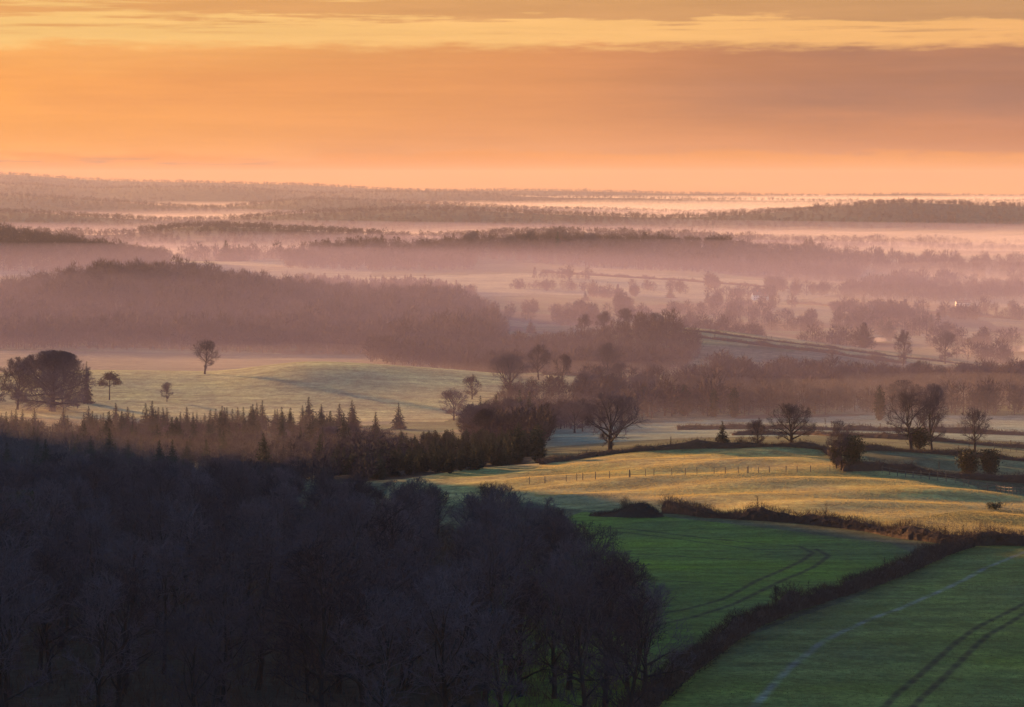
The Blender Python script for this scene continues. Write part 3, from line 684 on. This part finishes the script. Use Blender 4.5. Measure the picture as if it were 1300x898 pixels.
woods('woodland', 'purple belt of bare trees beyond the frosty meadow', fill([(745, 850), (900, 880), (1330, 890), (1330, 930), (1080, 935), (1080, 1010), (1330, 1020), (1330, 1170), (900, 1170), (890, 1040), (745, 1000)], 620, 6, 13), 6, 11, 300, .02, seed=13, wide=1.25)
rv = np.random.default_rng(77); Q = []
for _ in range(46):                                     # hedgerow trees and copses of the hazy vale
    a0, y0 = rv.uniform(620, 1330), rv.uniform(1450, 2650); a1, y1 = a0 + rv.uniform(-150, 150), y0 + rv.uniform(-60, 60)
    if a0 < 860 and y0 < 1600: continue
    for t in rv.uniform(0, 1, int(rv.uniform(10, 34))): Q.append(((a0 + (a1-a0)*t - HX)/F*(y0 + (y1-y0)*t), y0 + (y1-y0)*t + rv.normal()*6))
woods('woodland', 'hedgerow trees and copses of the hazy vale beyond the far lit strip', Q, 7, 14, 240, .028, seed=14, wide=1.2, pointed=.04)
Q = [((rv.uniform(215, 372) - HX)/F*y, y) for y in rv.uniform(3090, 3300, 70)] + [((rv.uniform(1130, 1300) - HX)/F*y, y) for y in rv.uniform(2780, 2860, 60)] + [((rv.uniform(1110, 1340) - HX)/F*y, y) for y in rv.uniform(3000, 3400, 300)]
woods('woodland', 'far lines of tall trees on both ends of the vale', Q, 12, 20, 180, .03, seed=15, wide=1.1)
def ridge(label, Y0, Y1, n, h0, h1, nb, w, seed, gaps=.35):
    n = int(n*1.4); rg = np.random.default_rng(seed); ph = rg.uniform(0, 6.28, 6); Q = []
    while len(Q) < n:
        px, y = rg.uniform(-420, 1620), rg.uniform(Y0, Y1)
        v = sum(math.sin(px/s + p) for s, p in zip((23, 51, 97, 160), ph))/4 + .5*math.sin((y-Y0)/(Y1-Y0)*6 + px/70)
        if v < -.5 + gaps*1.4 - .5 + rg.uniform(-.2, .2): continue
        Q.append(((px-HX)/F*y, y))
    woods('woodland', label, Q, h0, h1, nb, w, wide=1.25, seed=seed, pointed=.05)
ridge('scattered tree lines on the first hazy ridge of the plain', 4150, 4850, 4200, 7, 13, 56, .07, 31, .05)
ridge('tree lines on the second hazy ridge of the plain', 5600, 6500, 5600, 7, 13, 40, .08, 32, -.05)
ridge('tree lines on the third hazy ridge of the plain', 7900, 8800, 5200, 8, 14, 30, .09, 33, -.05)
ridge('wooded brow of the pale ridge before the skyline', 10000, 10950, 4200, 9, 16, 26, .10, 34, .0)
ridge('wooded skyline of the farthest hills', 12250, 12950, 4200, 8, 16, 26, .10, 35, .0)

# ------------------------------------------------------------------ hedges
def hedge(pts, lo, hi, h, w, label, twigs=26, blade=.05, mat='hedge', seed=0, name='hedge', rag=.8):
    """clipped-back hedge: a lumpy core, thick with upright twigs"""
    rg = np.random.default_rng(seed); P = [gxy(a, b_, lo, hi) if b_ < 700 or lo < 400 else gxy(a, b_, lo, hi) for a, b_ in pts]
    Q = [P[0]]
    for a, b_ in zip(P[:-1], P[1:]):
        L = math.hypot(b_[0]-a[0], b_[1]-a[1]); k = max(1, int(L/.9))
        Q += [(a[0]+(b_[0]-a[0])*i/k, a[1]+(b_[1]-a[1])*i/k) for i in range(1, k+1)]
    Q = np.array(Q); Z = H(Q[:, 0], Q[:, 1]); d = np.gradient(Q, axis=0); d /= np.linalg.norm(d, axis=1, keepdims=True)+1e-9
    nrm = np.stack([-d[:, 1], d[:, 0]], 1); m = MB(); n = len(Q)
    hh = h*(1 + rag*.5*np.convolve(rg.normal(size=n+8), np.ones(9)/3, 'valid')*.6); hh = hh*(1 + .22*np.sin(np.arange(n)/5.3 + seed) + .16*np.sin(np.arange(n)/2.1 + 2*seed)); hh = np.clip(hh, h*.4, h*1.8)
    prof = [(-.5, -.2), (-.52, .35), (-.40, .72), (-.12, .93), (.14, .95), (.42, .70), (.52, .33), (.5, -.2)]
    V = np.zeros((n, len(prof), 3))
    for j, (u, v) in enumerate(prof):
        jj = rg.normal(size=(n, 3))*.10*h*.5
        V[:, j, :2] = Q + nrm*(u*w*.62) + jj[:, :2]; V[:, j, 2] = Z + v*hh*.68 + jj[:, 2]
    T = []; K = len(prof)
    for i in range(n-1):
        for j in range(K-1):
            a = i*K+j; T += [(a, a+1, a+K+1), (a, a+K+1, a+K)]
    for e in (0, (n-1)*K):
        for j in range(1, K-1): T.append((e, e+j, e+j+1))
    m.add(V.reshape(-1, 3), T)
    idx = rg.integers(0, n, int(n*twigs*2.4)); nb = len(idx); u = rg.uniform(-.55, .55, nb); v = np.sqrt(rg.uniform(.02, 1, nb))
    B = np.zeros((nb, 3)); B[:, :2] = Q[idx] + nrm[idx]*(u*w)[:, None] + rg.normal(size=(nb, 2))*.35; B[:, 2] = Z[idx] + hh[idx]*v*.9*(1 - .35*np.abs(u*2)**2)
    D = rg.normal(size=(nb, 3))*.13*h + np.array([0, 0, .17*h]); D[:, :2] += nrm[idx]*(u*.5*h*.35)[:, None]
    m.blades(B, D, blade)
    ns = max(1, n//24); si = rg.integers(0, n, ns)               # saplings let grow up through it
    for i in si:
        t_ = h*rg.uniform(1.1, 1.9); b0 = np.array([Q[i, 0], Q[i, 1], Z[i]]); m.tube([b0, b0 + [0, 0, t_*.6], b0 + [rg.normal()*.2, rg.normal()*.2, t_]], [.035, .025, .012], 4)
        kk = 70; zz = rg.uniform(.45, 1, kk); m.blades(b0 + np.stack([0*zz, 0*zz, zz*t_], 1), np.concatenate([rg.normal(size=(kk, 2))*.32*h*.4, rg.uniform(.1, .5, (kk, 1))*h*.4], 1), blade*.8)
    return tag(obj(name, m.mesh(name, mat)), label, 'hedge')
print('hedges')
hedge(HEDGE_A, 380, 520, 2.3, 2.4, 'long dark hedge between the golden pasture and the shaded green field', 60, .06, seed=1)
hedge(HEDGE_B, 150, 460, 2.0, 2.4, 'thick brown hedge running downhill between the green field and the pale track', 60, .05, seed=2)
hedge([(1232, 693), (1262, 692), (1340, 694)], 380, 480, 3.2, 2.6, 'tall black hedge past the field corner with pale bramble in it', 60, .06, seed=3)
hedge([(688, 590), (720, 585), (760, 579), (830, 572), (900, 569), (960, 568), (1010, 568), (1045, 571)], 520, 680, 1.7, 2.0, 'crest hedge along the top of the golden pasture under the lone oak', 40, .06, seed=4)
hedge([(1045, 571), (1058, 580), (1068, 592), (1074, 599)], 500, 680, 1.5, 1.8, 'short curved hedge dropping from the crest to the fence end', 40, .06, seed=5)
hedge([(1076, 598), (1120, 597), (1170, 602), (1220, 608), (1330, 616)], 480, 640, 1.8, 2.2, 'shaded hedge behind the rail fence and under the evergreen bushes', 40, .06, seed=6)
hedge([(1094, 572), (1150, 574), (1220, 579), (1330, 588)], 570, 760, 1.6, 2.0, 'dark hedge at the far edge of the small field under the two tall trees', 36, .07, seed=7)
hedge([(930, 553), (1010, 552), (1080, 555), (1140, 558), (1330, 572)], 640, 820, 1.5, 2.0, 'thin purple hedge across the frosty meadow', 30, .08, seed=8)
hedge([(860, 546), (930, 545), (1040, 546), (1160, 548), (1330, 556)], 760, 900, 1.8, 2.2, 'misty hedge on the far side of the frosty meadow', 30, .09, seed=9)
hedge([(852, 419), (930, 427), (1000, 436), (1080, 446), (1150, 455), (1235, 464)], 1300, 1440, 1.6, 2.2, 'thin hedge on the brow above the far lit strip', 20, .14, seed=10)
hedge([(858, 427), (930, 434), (1000, 443), (1060, 450), (1150, 462)], 1200, 1400, 2.2, 3.0, 'dusky hedge along the lower side of the far lit strip', 20, .14, seed=11)
hedge([(690, 477), (760, 480), (820, 485), (880, 491)], 1060, 1160, 1.5, 2.2, 'thin hedge on the second rim of field beyond the leaning oak', 20, .12, seed=12)
hedge([(690, 347), (780, 352), (880, 358), (1000, 367)], 2500, 2900, 2.6, 4.0, 'faint hedge under the long distant wood', 12, .3, seed=13)
hedge([(1000, 385), (1100, 392), (1200, 400), (1330, 408)], 1900, 2500, 2.6, 4.0, 'faint hedge across the hazy vale near the white farmhouse', 12, .25, seed=14)

# ------------------------------------------------------------------ fences
def fence(pts, lo, hi, gap, jit, ph, label, rails, cat='fence', seed=0):
    rg = np.random.default_rng(seed); P = [gp(a, b_, lo, hi)[:2] for a, b_ in pts]; at = []
    for a, b_ in zip(P[:-1], P[1:]):
        L = math.hypot(b_[0]-a[0], b_[1]-a[1]); s_ = 0
        while s_ < L: at.append((a[0]+(b_[0]-a[0])*s_/L, a[1]+(b_[1]-a[1])*s_/L)); s_ += gap*rg.uniform(1-jit, 1+jit)
    at = at[:98]; x0, y0 = at[0]; z0 = hz(x0, y0); e = empty('wire_fence' if rails == 0 else 'rail_fence', (x0, y0, z0)); tag(e, label, cat)
    tops = []
    for x, y in at:
        z = hz(x, y); h = ph*rg.uniform(.85, 1.15); m = MB(); r = rg.uniform(.065, .10)
        m.tube([(0, 0, -.4), (rg.normal()*.02, rg.normal()*.02, h*.6), (rg.normal()*.04, rg.normal()*.04, h)], [r, r*.95, r*.9], 6, True)
        obj('post', m.mesh('post', 'wood', True), e, (x-x0, y-y0, z-z0)); tops.append((x-x0, y-y0, z-z0))
    T = np.array(tops)
    for f in ((.35, .62, .9) if rails == 0 else (.45, .85)):
        m = MB()
        if rails == 0:
            m.tube(T + np.array([0, 0, ph*f]), np.full(len(T), .012), 3); obj('wire', m.mesh('wire', 'wire'), e)
        else:
            for a, b_ in zip(T[:-1], T[1:]):
                d = unit(np.cross(b_-a, [0, 0, 1.]))*.12; up = np.array([0, 0, ph*f])
                A, B = a+up-d, b_+up-d; m.add([A+[0, 0, -.06], A+[0, 0, .06], B+[0, 0, .06], B+[0, 0, -.06], A+[0, 0, -.06]+d*.3, A+[0, 0, .06]+d*.3, B+[0, 0, .06]+d*.3, B+[0, 0, -.06]+d*.3],
                     [(0,1,2),(0,2,3),(4,6,5),(4,7,6),(1,5,6),(1,6,2),(0,3,7),(0,7,4)])
            obj('rail', m.mesh('rail', 'wood'), e)
    return e
fence([(672, 615), (740, 610), (800, 606), (870, 603), (950, 601), (1062, 599)], 440, 600, 3.0, .45, 1.35, 'wire fence on uneven posts across the golden pasture', 0, seed=1)
fence([(1120, 601), (1180, 609), (1230, 618), (1265, 625), (1325, 638)], 430, 600, 1.9, .08, 1.45, 'wooden rail fence curving down beside the golden pasture', 1, seed=2)
fence([(1262, 571), (1290, 574), (1325, 578)], 600, 800, 2.2, .1, 1.3, 'short misty rail fence beyond the evergreen bushes', 1, seed=3)

# ------------------------------------------------------------------ earth bank, house, mast, water
def bank():
    a, c = gp(752, 654, 400, 500), gp(838, 657, 400, 500); n, k = 46, 15
    rg = np.random.default_rng(4); X = np.linspace(0, 1, n); top = np.interp(X, [0, .06, .2, .34, .5, .62, .70, .8, .9, 1], [0, .35, .3, .75, 1.2, 2.0, 2.1, 1.7, .8, 0])
    V = np.zeros((n, k, 3)); e0 = np.array(a[:2]); dv = np.array(c[:2]) - e0; nv = np.array([-dv[1], dv[0]])/np.linalg.norm(dv)
    for i in range(n):
        for j in range(k):
            v = j/(k-1)*2 - 1; q = e0 + dv*X[i] + nv*v*3.2*(.5 + top[i]*.3)
            V[i, j, :2] = q; V[i, j, 2] = hz(*q) - .15 + (top[i] + .15)*max(0, 1 - v*v)**.8*(1 + rg.normal()*.10)
    o = V[0, 0].copy(); idx = np.arange(n*k).reshape(n, k)
    T = np.concatenate([np.stack([idx[:-1, :-1], idx[1:, :-1], idx[1:, 1:]], -1).reshape(-1, 3), np.stack([idx[:-1, :-1], idx[1:, 1:], idx[:-1, 1:]], -1).reshape(-1, 3)])
    e = empty('earth_bank', tuple(o)); tag(e, 'dark humped earth bank at the edge of the golden pasture and green field', 'earth bank')
    obj('mound', tri_mesh('mound', (V-o).reshape(-1, 3), T, 'soil', True), e)
    m = MB(); ii = rg.integers(2, n-2, 2600); jj = rg.integers(2, k-2, 2600); P = V[ii, jj] - o + rg.normal(size=(2600, 3))*.12
    m.blades(P, np.concatenate([rg.normal(size=(2600, 2))*.25, rg.uniform(.15, .6, (2600, 1))], 1), .06); obj('dead_bracken', m.mesh('dead_bracken', 'hedge'), e)
M['soil'] = plain('bare_soil', (.045, .033, .026), .95, .45, .8)
bank()
def house(px, py, lo, hi, rz, label, L=10.0, D=6.0, hw=4.6, hr=2.8, name='farmhouse'):
    p = gp(px, py, lo, hi); e = empty(name, p, rz); tag(e, label, 'house'); m = MB()
    m.box((0, 0, hw/2-.3), (L/2, D/2, hw/2+.3)); m.add([(-L/2, -D/2, hw), (-L/2, D/2, hw), (-L/2, 0, hw+hr-.1), (L/2, -D/2, hw), (L/2, D/2, hw), (L/2, 0, hw+hr-.1)], [(0, 2, 1), (3, 4, 5)])
    obj('wall', m.mesh('wall', 'white'), e)
    m = MB(); q = .35
    for s_ in (-1, 1):
        A = np.array([(-L/2-q, s_*(D/2+q), hw-q*hr/(D/2)), (L/2+q, s_*(D/2+q), hw-q*hr/(D/2)), (L/2+q, 0, hw+hr), (-L/2-q, 0, hw+hr)]); B = A + [0, 0, .18]
        m.add(np.concatenate([A, B]), [(0,1,2),(0,2,3),(4,6,5),(4,7,6),(0,4,5),(0,5,1),(1,5,6),(1,6,2),(2,6,7),(2,7,3),(3,7,4),(3,4,0)])
    r = obj('roof', m.mesh('roof', 'slate'), e)
    m = MB(); m.box((L*.05, 0, hw+hr+.5), (.45, .35, .9)); m.tube([(L*.05, 0, hw+hr+1.35), (L*.05, 0, hw+hr+1.8)], [.16, .13], 8, True); obj('chimney', m.mesh('chimney', 'brick'), r)
    for x in (-.36, -.14, .14, .36):
        for z in (1.4, 3.5):
            m = MB(); m.box((x*L, -D/2-.02, z), (.5, .06, .6)); w = obj('window', m.mesh('window', 'white'), e)
            m = MB(); m.box((x*L, -D/2-.09, z), (.4, .015, .5)); obj('pane', m.mesh('pane', 'dark'), w)
    m = MB(); m.box((0, -D/2-.03, 1.05), (.5, .06, 1.05)); obj('door', m.mesh('door', 'slate'), e)
M['brick'] = plain('red_brick', (.28, .12, .08), .9, .25, 1.2)
house(961, 381, 1900, 2600, .25, 'white two-storey farmhouse with a red chimney, far off in the hazy vale', 9, 6)
house(971, 381.5, 1900, 2600, -.5, 'smaller white gabled cottage standing close to the farmhouse chimney side', 6, 5, 3.4, 2.2, 'cottage')
house(1222, 389, 1900, 2700, .1, 'low white cottage by itself near the far end of the hazy vale', 12, 6, 3.2, 2.4, 'cottage')
def mast():
    p = gp(905, 301, 4300, 4700); e = empty('radio_mast', p); tag(e, 'thin steel radio mast rising from a hazy tree line on the plain', 'mast'); m = MB()
    for i in range(3):
        a = i*2.094; m.tube([(math.cos(a)*1.5, math.sin(a)*1.5, -1), (math.cos(a)*.5, math.sin(a)*.5, 27)], [.18, .14], 4)
    for j in range(14):
        r1, r2 = 1.5 - j/14, 1.5 - (j+1)/14
        for i in range(3):
            a, b_ = i*2.094, (i+1)*2.094; m.tube([(math.cos(a)*r1, math.sin(a)*r1, j*1.93), (math.cos(b_)*r2, math.sin(b_)*r2, (j+1)*1.93)], [.09, .09], 3)
    obj('lattice', m.mesh('lattice', 'steel'), e); m = MB(); m.tube([(0, 0, 26), (0, 0, 31)], [.12, .05], 4); obj('aerial', m.mesh('aerial', 'steel'), e)
    m = MB(); m.box((-6, 0, 1.4), (4.5, 2.5, 1.8)); obj('equipment_hut', m.mesh('equipment_hut', 'white'), e)
mast()
def pond(pts, lo, hi):
    P = [gp(a, b_, lo, hi) for a, b_ in pts]; z = max(p[2] for p in P) + .15; c = np.mean([p[:2] for p in P], 0)
    V = [(c[0], c[1], z)] + [(p[0], p[1], z) for p in P]; n = len(P)
    tag(obj('water', tri_mesh('water', V, [(0, i+1, (i+1) % n + 1) for i in range(n)], 'water')), kind='structure')
pond([(1212, 449), (1240, 451), (1290, 451), (1340, 452), (1340, 445), (1290, 444), (1250, 443.5), (1222, 445)], 1480, 2000)
pond([(1060, 437), (1090, 438), (1132, 438), (1132, 434), (1095, 433), (1062, 433.5)], 1480, 2100)

# ------------------------------------------------------------------ sky, light, air, camera
def sky():
    w = bpy.data.worlds.new('World'); bpy.context.scene.world = w; w.use_nodes = True
    n = w.node_tree; n.nodes.clear(); L = n.links.new
    out = N(n, 'ShaderNodeOutputWorld'); add = N(n, 'ShaderNodeMixShader')
    st = N(n, 'ShaderNodeTexSky', sky_type='NISHITA'); st.sun_disc = False
    st.sun_elevation = math.radians(SUN_EL); st.sun_rotation = math.radians(-SUN_AZ); st.air_density = 1.0; st.dust_density = .5; st.ozone_density = 3.0
    b0 = N(n, 'ShaderNodeBackground'); b0.inputs['Strength'].default_value = SKY_STRENGTH
    L(st.outputs[0], b0.inputs['Color'])
    tc = N(n, 'ShaderNodeTexCoord'); sx = N(n, 'ShaderNodeSeparateXYZ'); L(tc.outputs['Generated'], sx.inputs[0])
    def math_(op, a, b=None, c=None):
        m = N(n, 'ShaderNodeMath', op=op)
        for i, v in enumerate((a, b, c)):
            if v is None: continue
            if isinstance(v, (int, float)): m.inputs[i].default_value = v
            else: L(v, m.inputs[i])
        return m.outputs[0]
    def mr(src, a, b, lo, hi_, smooth=True):
        m = N(n, 'ShaderNodeMapRange', interpolation_type='SMOOTHSTEP' if smooth else 'LINEAR'); L(src, m.inputs['Value'])
        for k, v in zip(('From Min', 'From Max', 'To Min', 'To Max'), (a, b, lo, hi_)): m.inputs[k].default_value = v
        return m.outputs[0]
    el = math_('ARCSINE', sx.outputs['Z']); az = math_('ARCTAN2', sx.outputs['X'], sx.outputs['Y'])
    cv = N(n, 'ShaderNodeCombineXYZ'); L(math_('MULTIPLY', az, 1.0), cv.inputs[0]); L(math_('MULTIPLY', el, 5.0), cv.inputs[1])
    def noise(scale, detail, rough=.55, sx_=1, sy_=1, off=0, lac=2.0):
        mp = N(n, 'ShaderNodeMapping'); mp.inputs['Scale'].default_value = (sx_, sy_, 1); mp.inputs['Location'].default_value = (off, off*.7, off*.3)
        no = N(n, 'ShaderNodeTexNoise'); no.inputs['Scale'].default_value = scale; no.inputs['Detail'].default_value = detail; no.inputs['Roughness'].default_value = rough
        L(cv.outputs[0], mp.inputs[0]); L(mp.outputs[0], no.inputs['Vector']); return no.outputs['Fac']
    def mixc(f, a, b):
        m = N(n, 'ShaderNodeMix', data_type='RGBA'); L(f, m.inputs['Factor'])
        for k, v in (('A', a), ('B', b)):
            if isinstance(v, tuple): m.inputs[k].default_value = (*v, 1)
            else: L(v, m.inputs[k])
        return m.outputs['Result']
    wob = math_('MULTIPLY', math_('SUBTRACT', noise(9, 5, .6), .5), .012)
    ragged = math_('MULTIPLY', math_('SUBTRACT', noise(34, 8, .68, .8, 1.2), .5), .012)
    e1 = math_('ADD', el, math_('ADD', wob, ragged))
    right = mr(az, -.19, .20, 0, 1, False)
    # clear afterglow behind the clouds: yellow towards the sun, dimmer away from it
    clear = mixc(right, (.96, .575, .19), (.88, .45, .16))
    glow = mixc(right, (.84, .29, .055), (.78, .30, .075))                      # low strip above the horizon
    # the long cloud bank
    bank = mixc(right, (.96, .385, .085), (.54, .22, .12))
    bn = mr(math_('ADD', noise(7, 4, .55, 1, .9, 3), math_('MULTIPLY', right, .18)), .45, .78, 0, 1)
    dusk = math_('MULTIPLY', mr(az, .0, .14, 0, 1), math_('MULTIPLY', mr(e1, .014, .033, 0, 1), mr(e1, .050, .058, 1, .45)))
    bank = mixc(math_('MULTIPLY', dusk, .85), bank, (.32, .16, .115))
    bank = mixc(math_('MULTIPLY', bn, .35), bank, (.62, .235, .085))
    lift = mr(e1, .036, .054, 0, .55); bank = mixc(math_('MULTIPLY', lift, mr(az, -.16, .05, .75, .05)), bank, (.92, .50, .16))
    m_bank = math_('MULTIPLY', mr(e1, .0095, .0125, 0, 1), mr(math_('ADD', math_('ADD', el, ragged), math_('MULTIPLY', math_('SUBTRACT', noise(70, 6, .6, .8, 1.0, 31), .5), .006)), .0490, .0545, 1, 0))
    col = mixc(m_bank, mixc(mr(el, .012, .03, 0, 1), glow, clear), bank)
    # streaks over the bank
    sn = noise(26, 6, .62, .45, 2.6, 7); cover = mr(e1, .058, .067, -.05, .30)
    s = mr(math_('ADD', sn, math_('MULTIPLY', cover, mr(az, -.17, -.10, .3, 1))), .50, .68, 0, 1)
    s = math_('MULTIPLY', s, mr(el, .0535, .058, 0, 1))
    col = mixc(math_('MULTIPLY', s, 1.0), col, mixc(right, (.80, .38, .12), (.55, .29, .13)))
    # little clouds low on the left
    pn = mr(noise(60, 4, .6, .5, 2.2, 11), .50, .60, 0, 1)
    pm = math_('MULTIPLY', math_('MULTIPLY', pn, mr(az, -.10, -.08, 1, 0)), math_('MULTIPLY', mr(el, .0060, .0072, 0, 1), mr(el, .0085, .0098, 1, 0)))
    col = mixc(math_('MULTIPLY', pm, .8), col, (.46, .21, .12))
    b1 = N(n, 'ShaderNodeBackground'); L(col, b1.inputs['Color']); b1.inputs['Strength'].default_value = 1.0 / 2**EXPOSURE
    f = math_('MULTIPLY', mr(el, .073, .14, 1, 0), mr(math_('ABSOLUTE', az), .4, 1.3, 1, .1))
    tex = mr(noise(16, 8, .7, .5, 1.7, 19), .3, .7, .93, 1.07)
    sc_ = N(n, 'ShaderNodeVectorMath', op='SCALE'); L(col, sc_.inputs[0]); L(tex, sc_.inputs['Scale']); L(sc_.outputs[0], b1.inputs['Color'])
    L(f, add.inputs[0]); L(b0.outputs[0], add.inputs[1]); L(b1.outputs[0], add.inputs[2]); L(add.outputs[0], out.inputs['Surface'])
sky()
sd = bpy.data.lights.new('sun', 'SUN'); sd.energy = SUN_STRENGTH; sd.angle = math.radians(.6); sd.color = SUN_COL
so = bpy.data.objects.new('sun', sd); C.objects.link(so)
a, e = math.radians(SUN_AZ), math.radians(SUN_EL)
so.rotation_euler = Vector((math.sin(a)*math.cos(e), -math.cos(a)*math.cos(e), -math.sin(e))).to_track_quat('-Z', 'Y').to_euler()

def vol_mat(name, dens, col, g, ab=(.15, .15, .15)):
    m, n = nt(name); out = N(n, 'ShaderNodeOutputMaterial'); v = N(n, 'ShaderNodeVolumePrincipled')
    v.inputs['Color'].default_value = (*col, 1); v.inputs['Density'].default_value = dens; v.inputs['Anisotropy'].default_value = g
    v.inputs['Absorption Color'].default_value = (*ab, 1)
    n.links.new(v.outputs[0], out.inputs['Volume']); M[name] = m
vol_mat('haze', HAZE_DENS, (.62, .57, .72), .1, (.55, .2, 0))
for nm_, dn_ in (('mist_upper', .00040), ('mist_middle', .0006), ('mist_floor', .0016)): vol_mat(nm_, dn_, (.60, .52, .84) if 'upper' in nm_ else (.78, .67, .56), .1)
b = MB(); b.box((0, 8400, 84), (7500, 8800, 114)); tag(obj('haze', b.mesh('haze', 'haze')), kind='stuff')

def mist(lift, mat, flat=None):
    """low mist lying in the valleys: a closed body with a wavy top, cut by the hills that stand out of it"""
    ys = np.exp(np.linspace(math.log(500), math.log(14500), 120)); us = np.linspace(-.62, .55, 130)
    U, Y = np.meshgrid(us, ys); X = U*Y
    MY = [500, 580, 640, 760, 860, 950, 1040, 1150, 1300, 1500, 2000, 2500, 3000, 3600, 4200, 5200, 6500, 7500, 8800, 9600, 10700, 11700, 13000]
    ML = [-64, -62, -63, -67, -75, -83, -84, -85, -85, -89, -96, -99, -95, -98, -97, -98, -95, -91, -84, -77, -69, -60, -70]
    MR = [-74, -72, -72, -73, -73, -75, -79, -83, -90, -97, -102, -102, -97, -98, -97, -98, -95, -91, -84, -77, -69, -60, -70]
    wl = np.clip((600 - (HX + F*U))/300, 0, 1); wl = wl*wl*(3 - 2*wl)
    Zt = CZ + np.interp(Y, MY, ML)*wl + np.interp(Y, MY, MR)*(1-wl) + 1.8*np.sin(X/90 + Y/140) + 1.4*np.sin(X/37 - Y/61) + .9*np.sin(X/17 + Y/43)
    Zt = Zt + lift
    if flat: Zt = CZ + np.interp(Y, [500, 800, 1500, 2500, 4000, 6000, 9000, 12000, 14500], [-66, -57, -54, -62, -80, -84, -78, -60, -66]) + 2*np.sin(X/150 + Y/240)
    ny, nx = Y.shape; idx = np.arange(ny*nx).reshape(ny, nx); off = ny*nx
    V = np.concatenate([np.stack([X, Y, Zt], -1).reshape(-1, 3), np.stack([X, Y, np.full_like(X, CZ-135-lift*.3)], -1).reshape(-1, 3)])
    a, b_, c, d = idx[:-1, :-1], idx[:-1, 1:], idx[1:, 1:], idx[1:, :-1]
    T = [np.stack([a, b_, c], -1).reshape(-1, 3), np.stack([a, c, d], -1).reshape(-1, 3)]
    T += [T[0][:, ::-1] + off, T[1][:, ::-1] + off]
    ring = np.concatenate([idx[0, :-1], idx[:-1, -1], idx[-1, :0:-1], idx[:0:-1, 0]]); nxt = np.roll(ring, -1)
    T += [np.stack([ring, ring+off, nxt+off], -1), np.stack([ring, nxt+off, nxt], -1)]
    tag(obj('valley_haze', tri_mesh('valley_haze', V, np.concatenate(T), mat, True)), kind='stuff')
mist(0, 'mist_upper', True); mist(3, 'mist_middle'); mist(-4, 'mist_floor')

cam = bpy.data.cameras.new('camera'); co = bpy.data.objects.new('camera', cam); C.objects.link(co)
co.location = (0, 0, CZ); co.rotation_euler = (math.pi/2, 0, 0)
cam.sensor_width = 36; cam.lens = 36*F/1300; cam.shift_y = -(449-HY)/1300; cam.clip_start = .5; cam.clip_end = 40000
sc = bpy.context.scene; sc.camera = co
sc.view_settings.view_transform = 'Standard'; sc.view_settings.look = 'None'; sc.view_settings.exposure = EXPOSURE; sc.view_settings.gamma = 1
sc.view_settings.use_curve_mapping = False
sc.render.engine = 'CYCLES'; cy = sc.cycles
cy.use_denoising = True; cy.denoiser = 'OPENIMAGEDENOISE'; cy.denoising_prefilter = 'ACCURATE'
cy.max_bounces = 4; cy.diffuse_bounces = 2; cy.glossy_bounces = 2; cy.volume_bounces = 0; cy.transparent_max_bounces = 12
cy.use_adaptive_sampling = True; cy.adaptive_threshold = .01
cy.caustics_reflective = False; cy.caustics_refractive = False
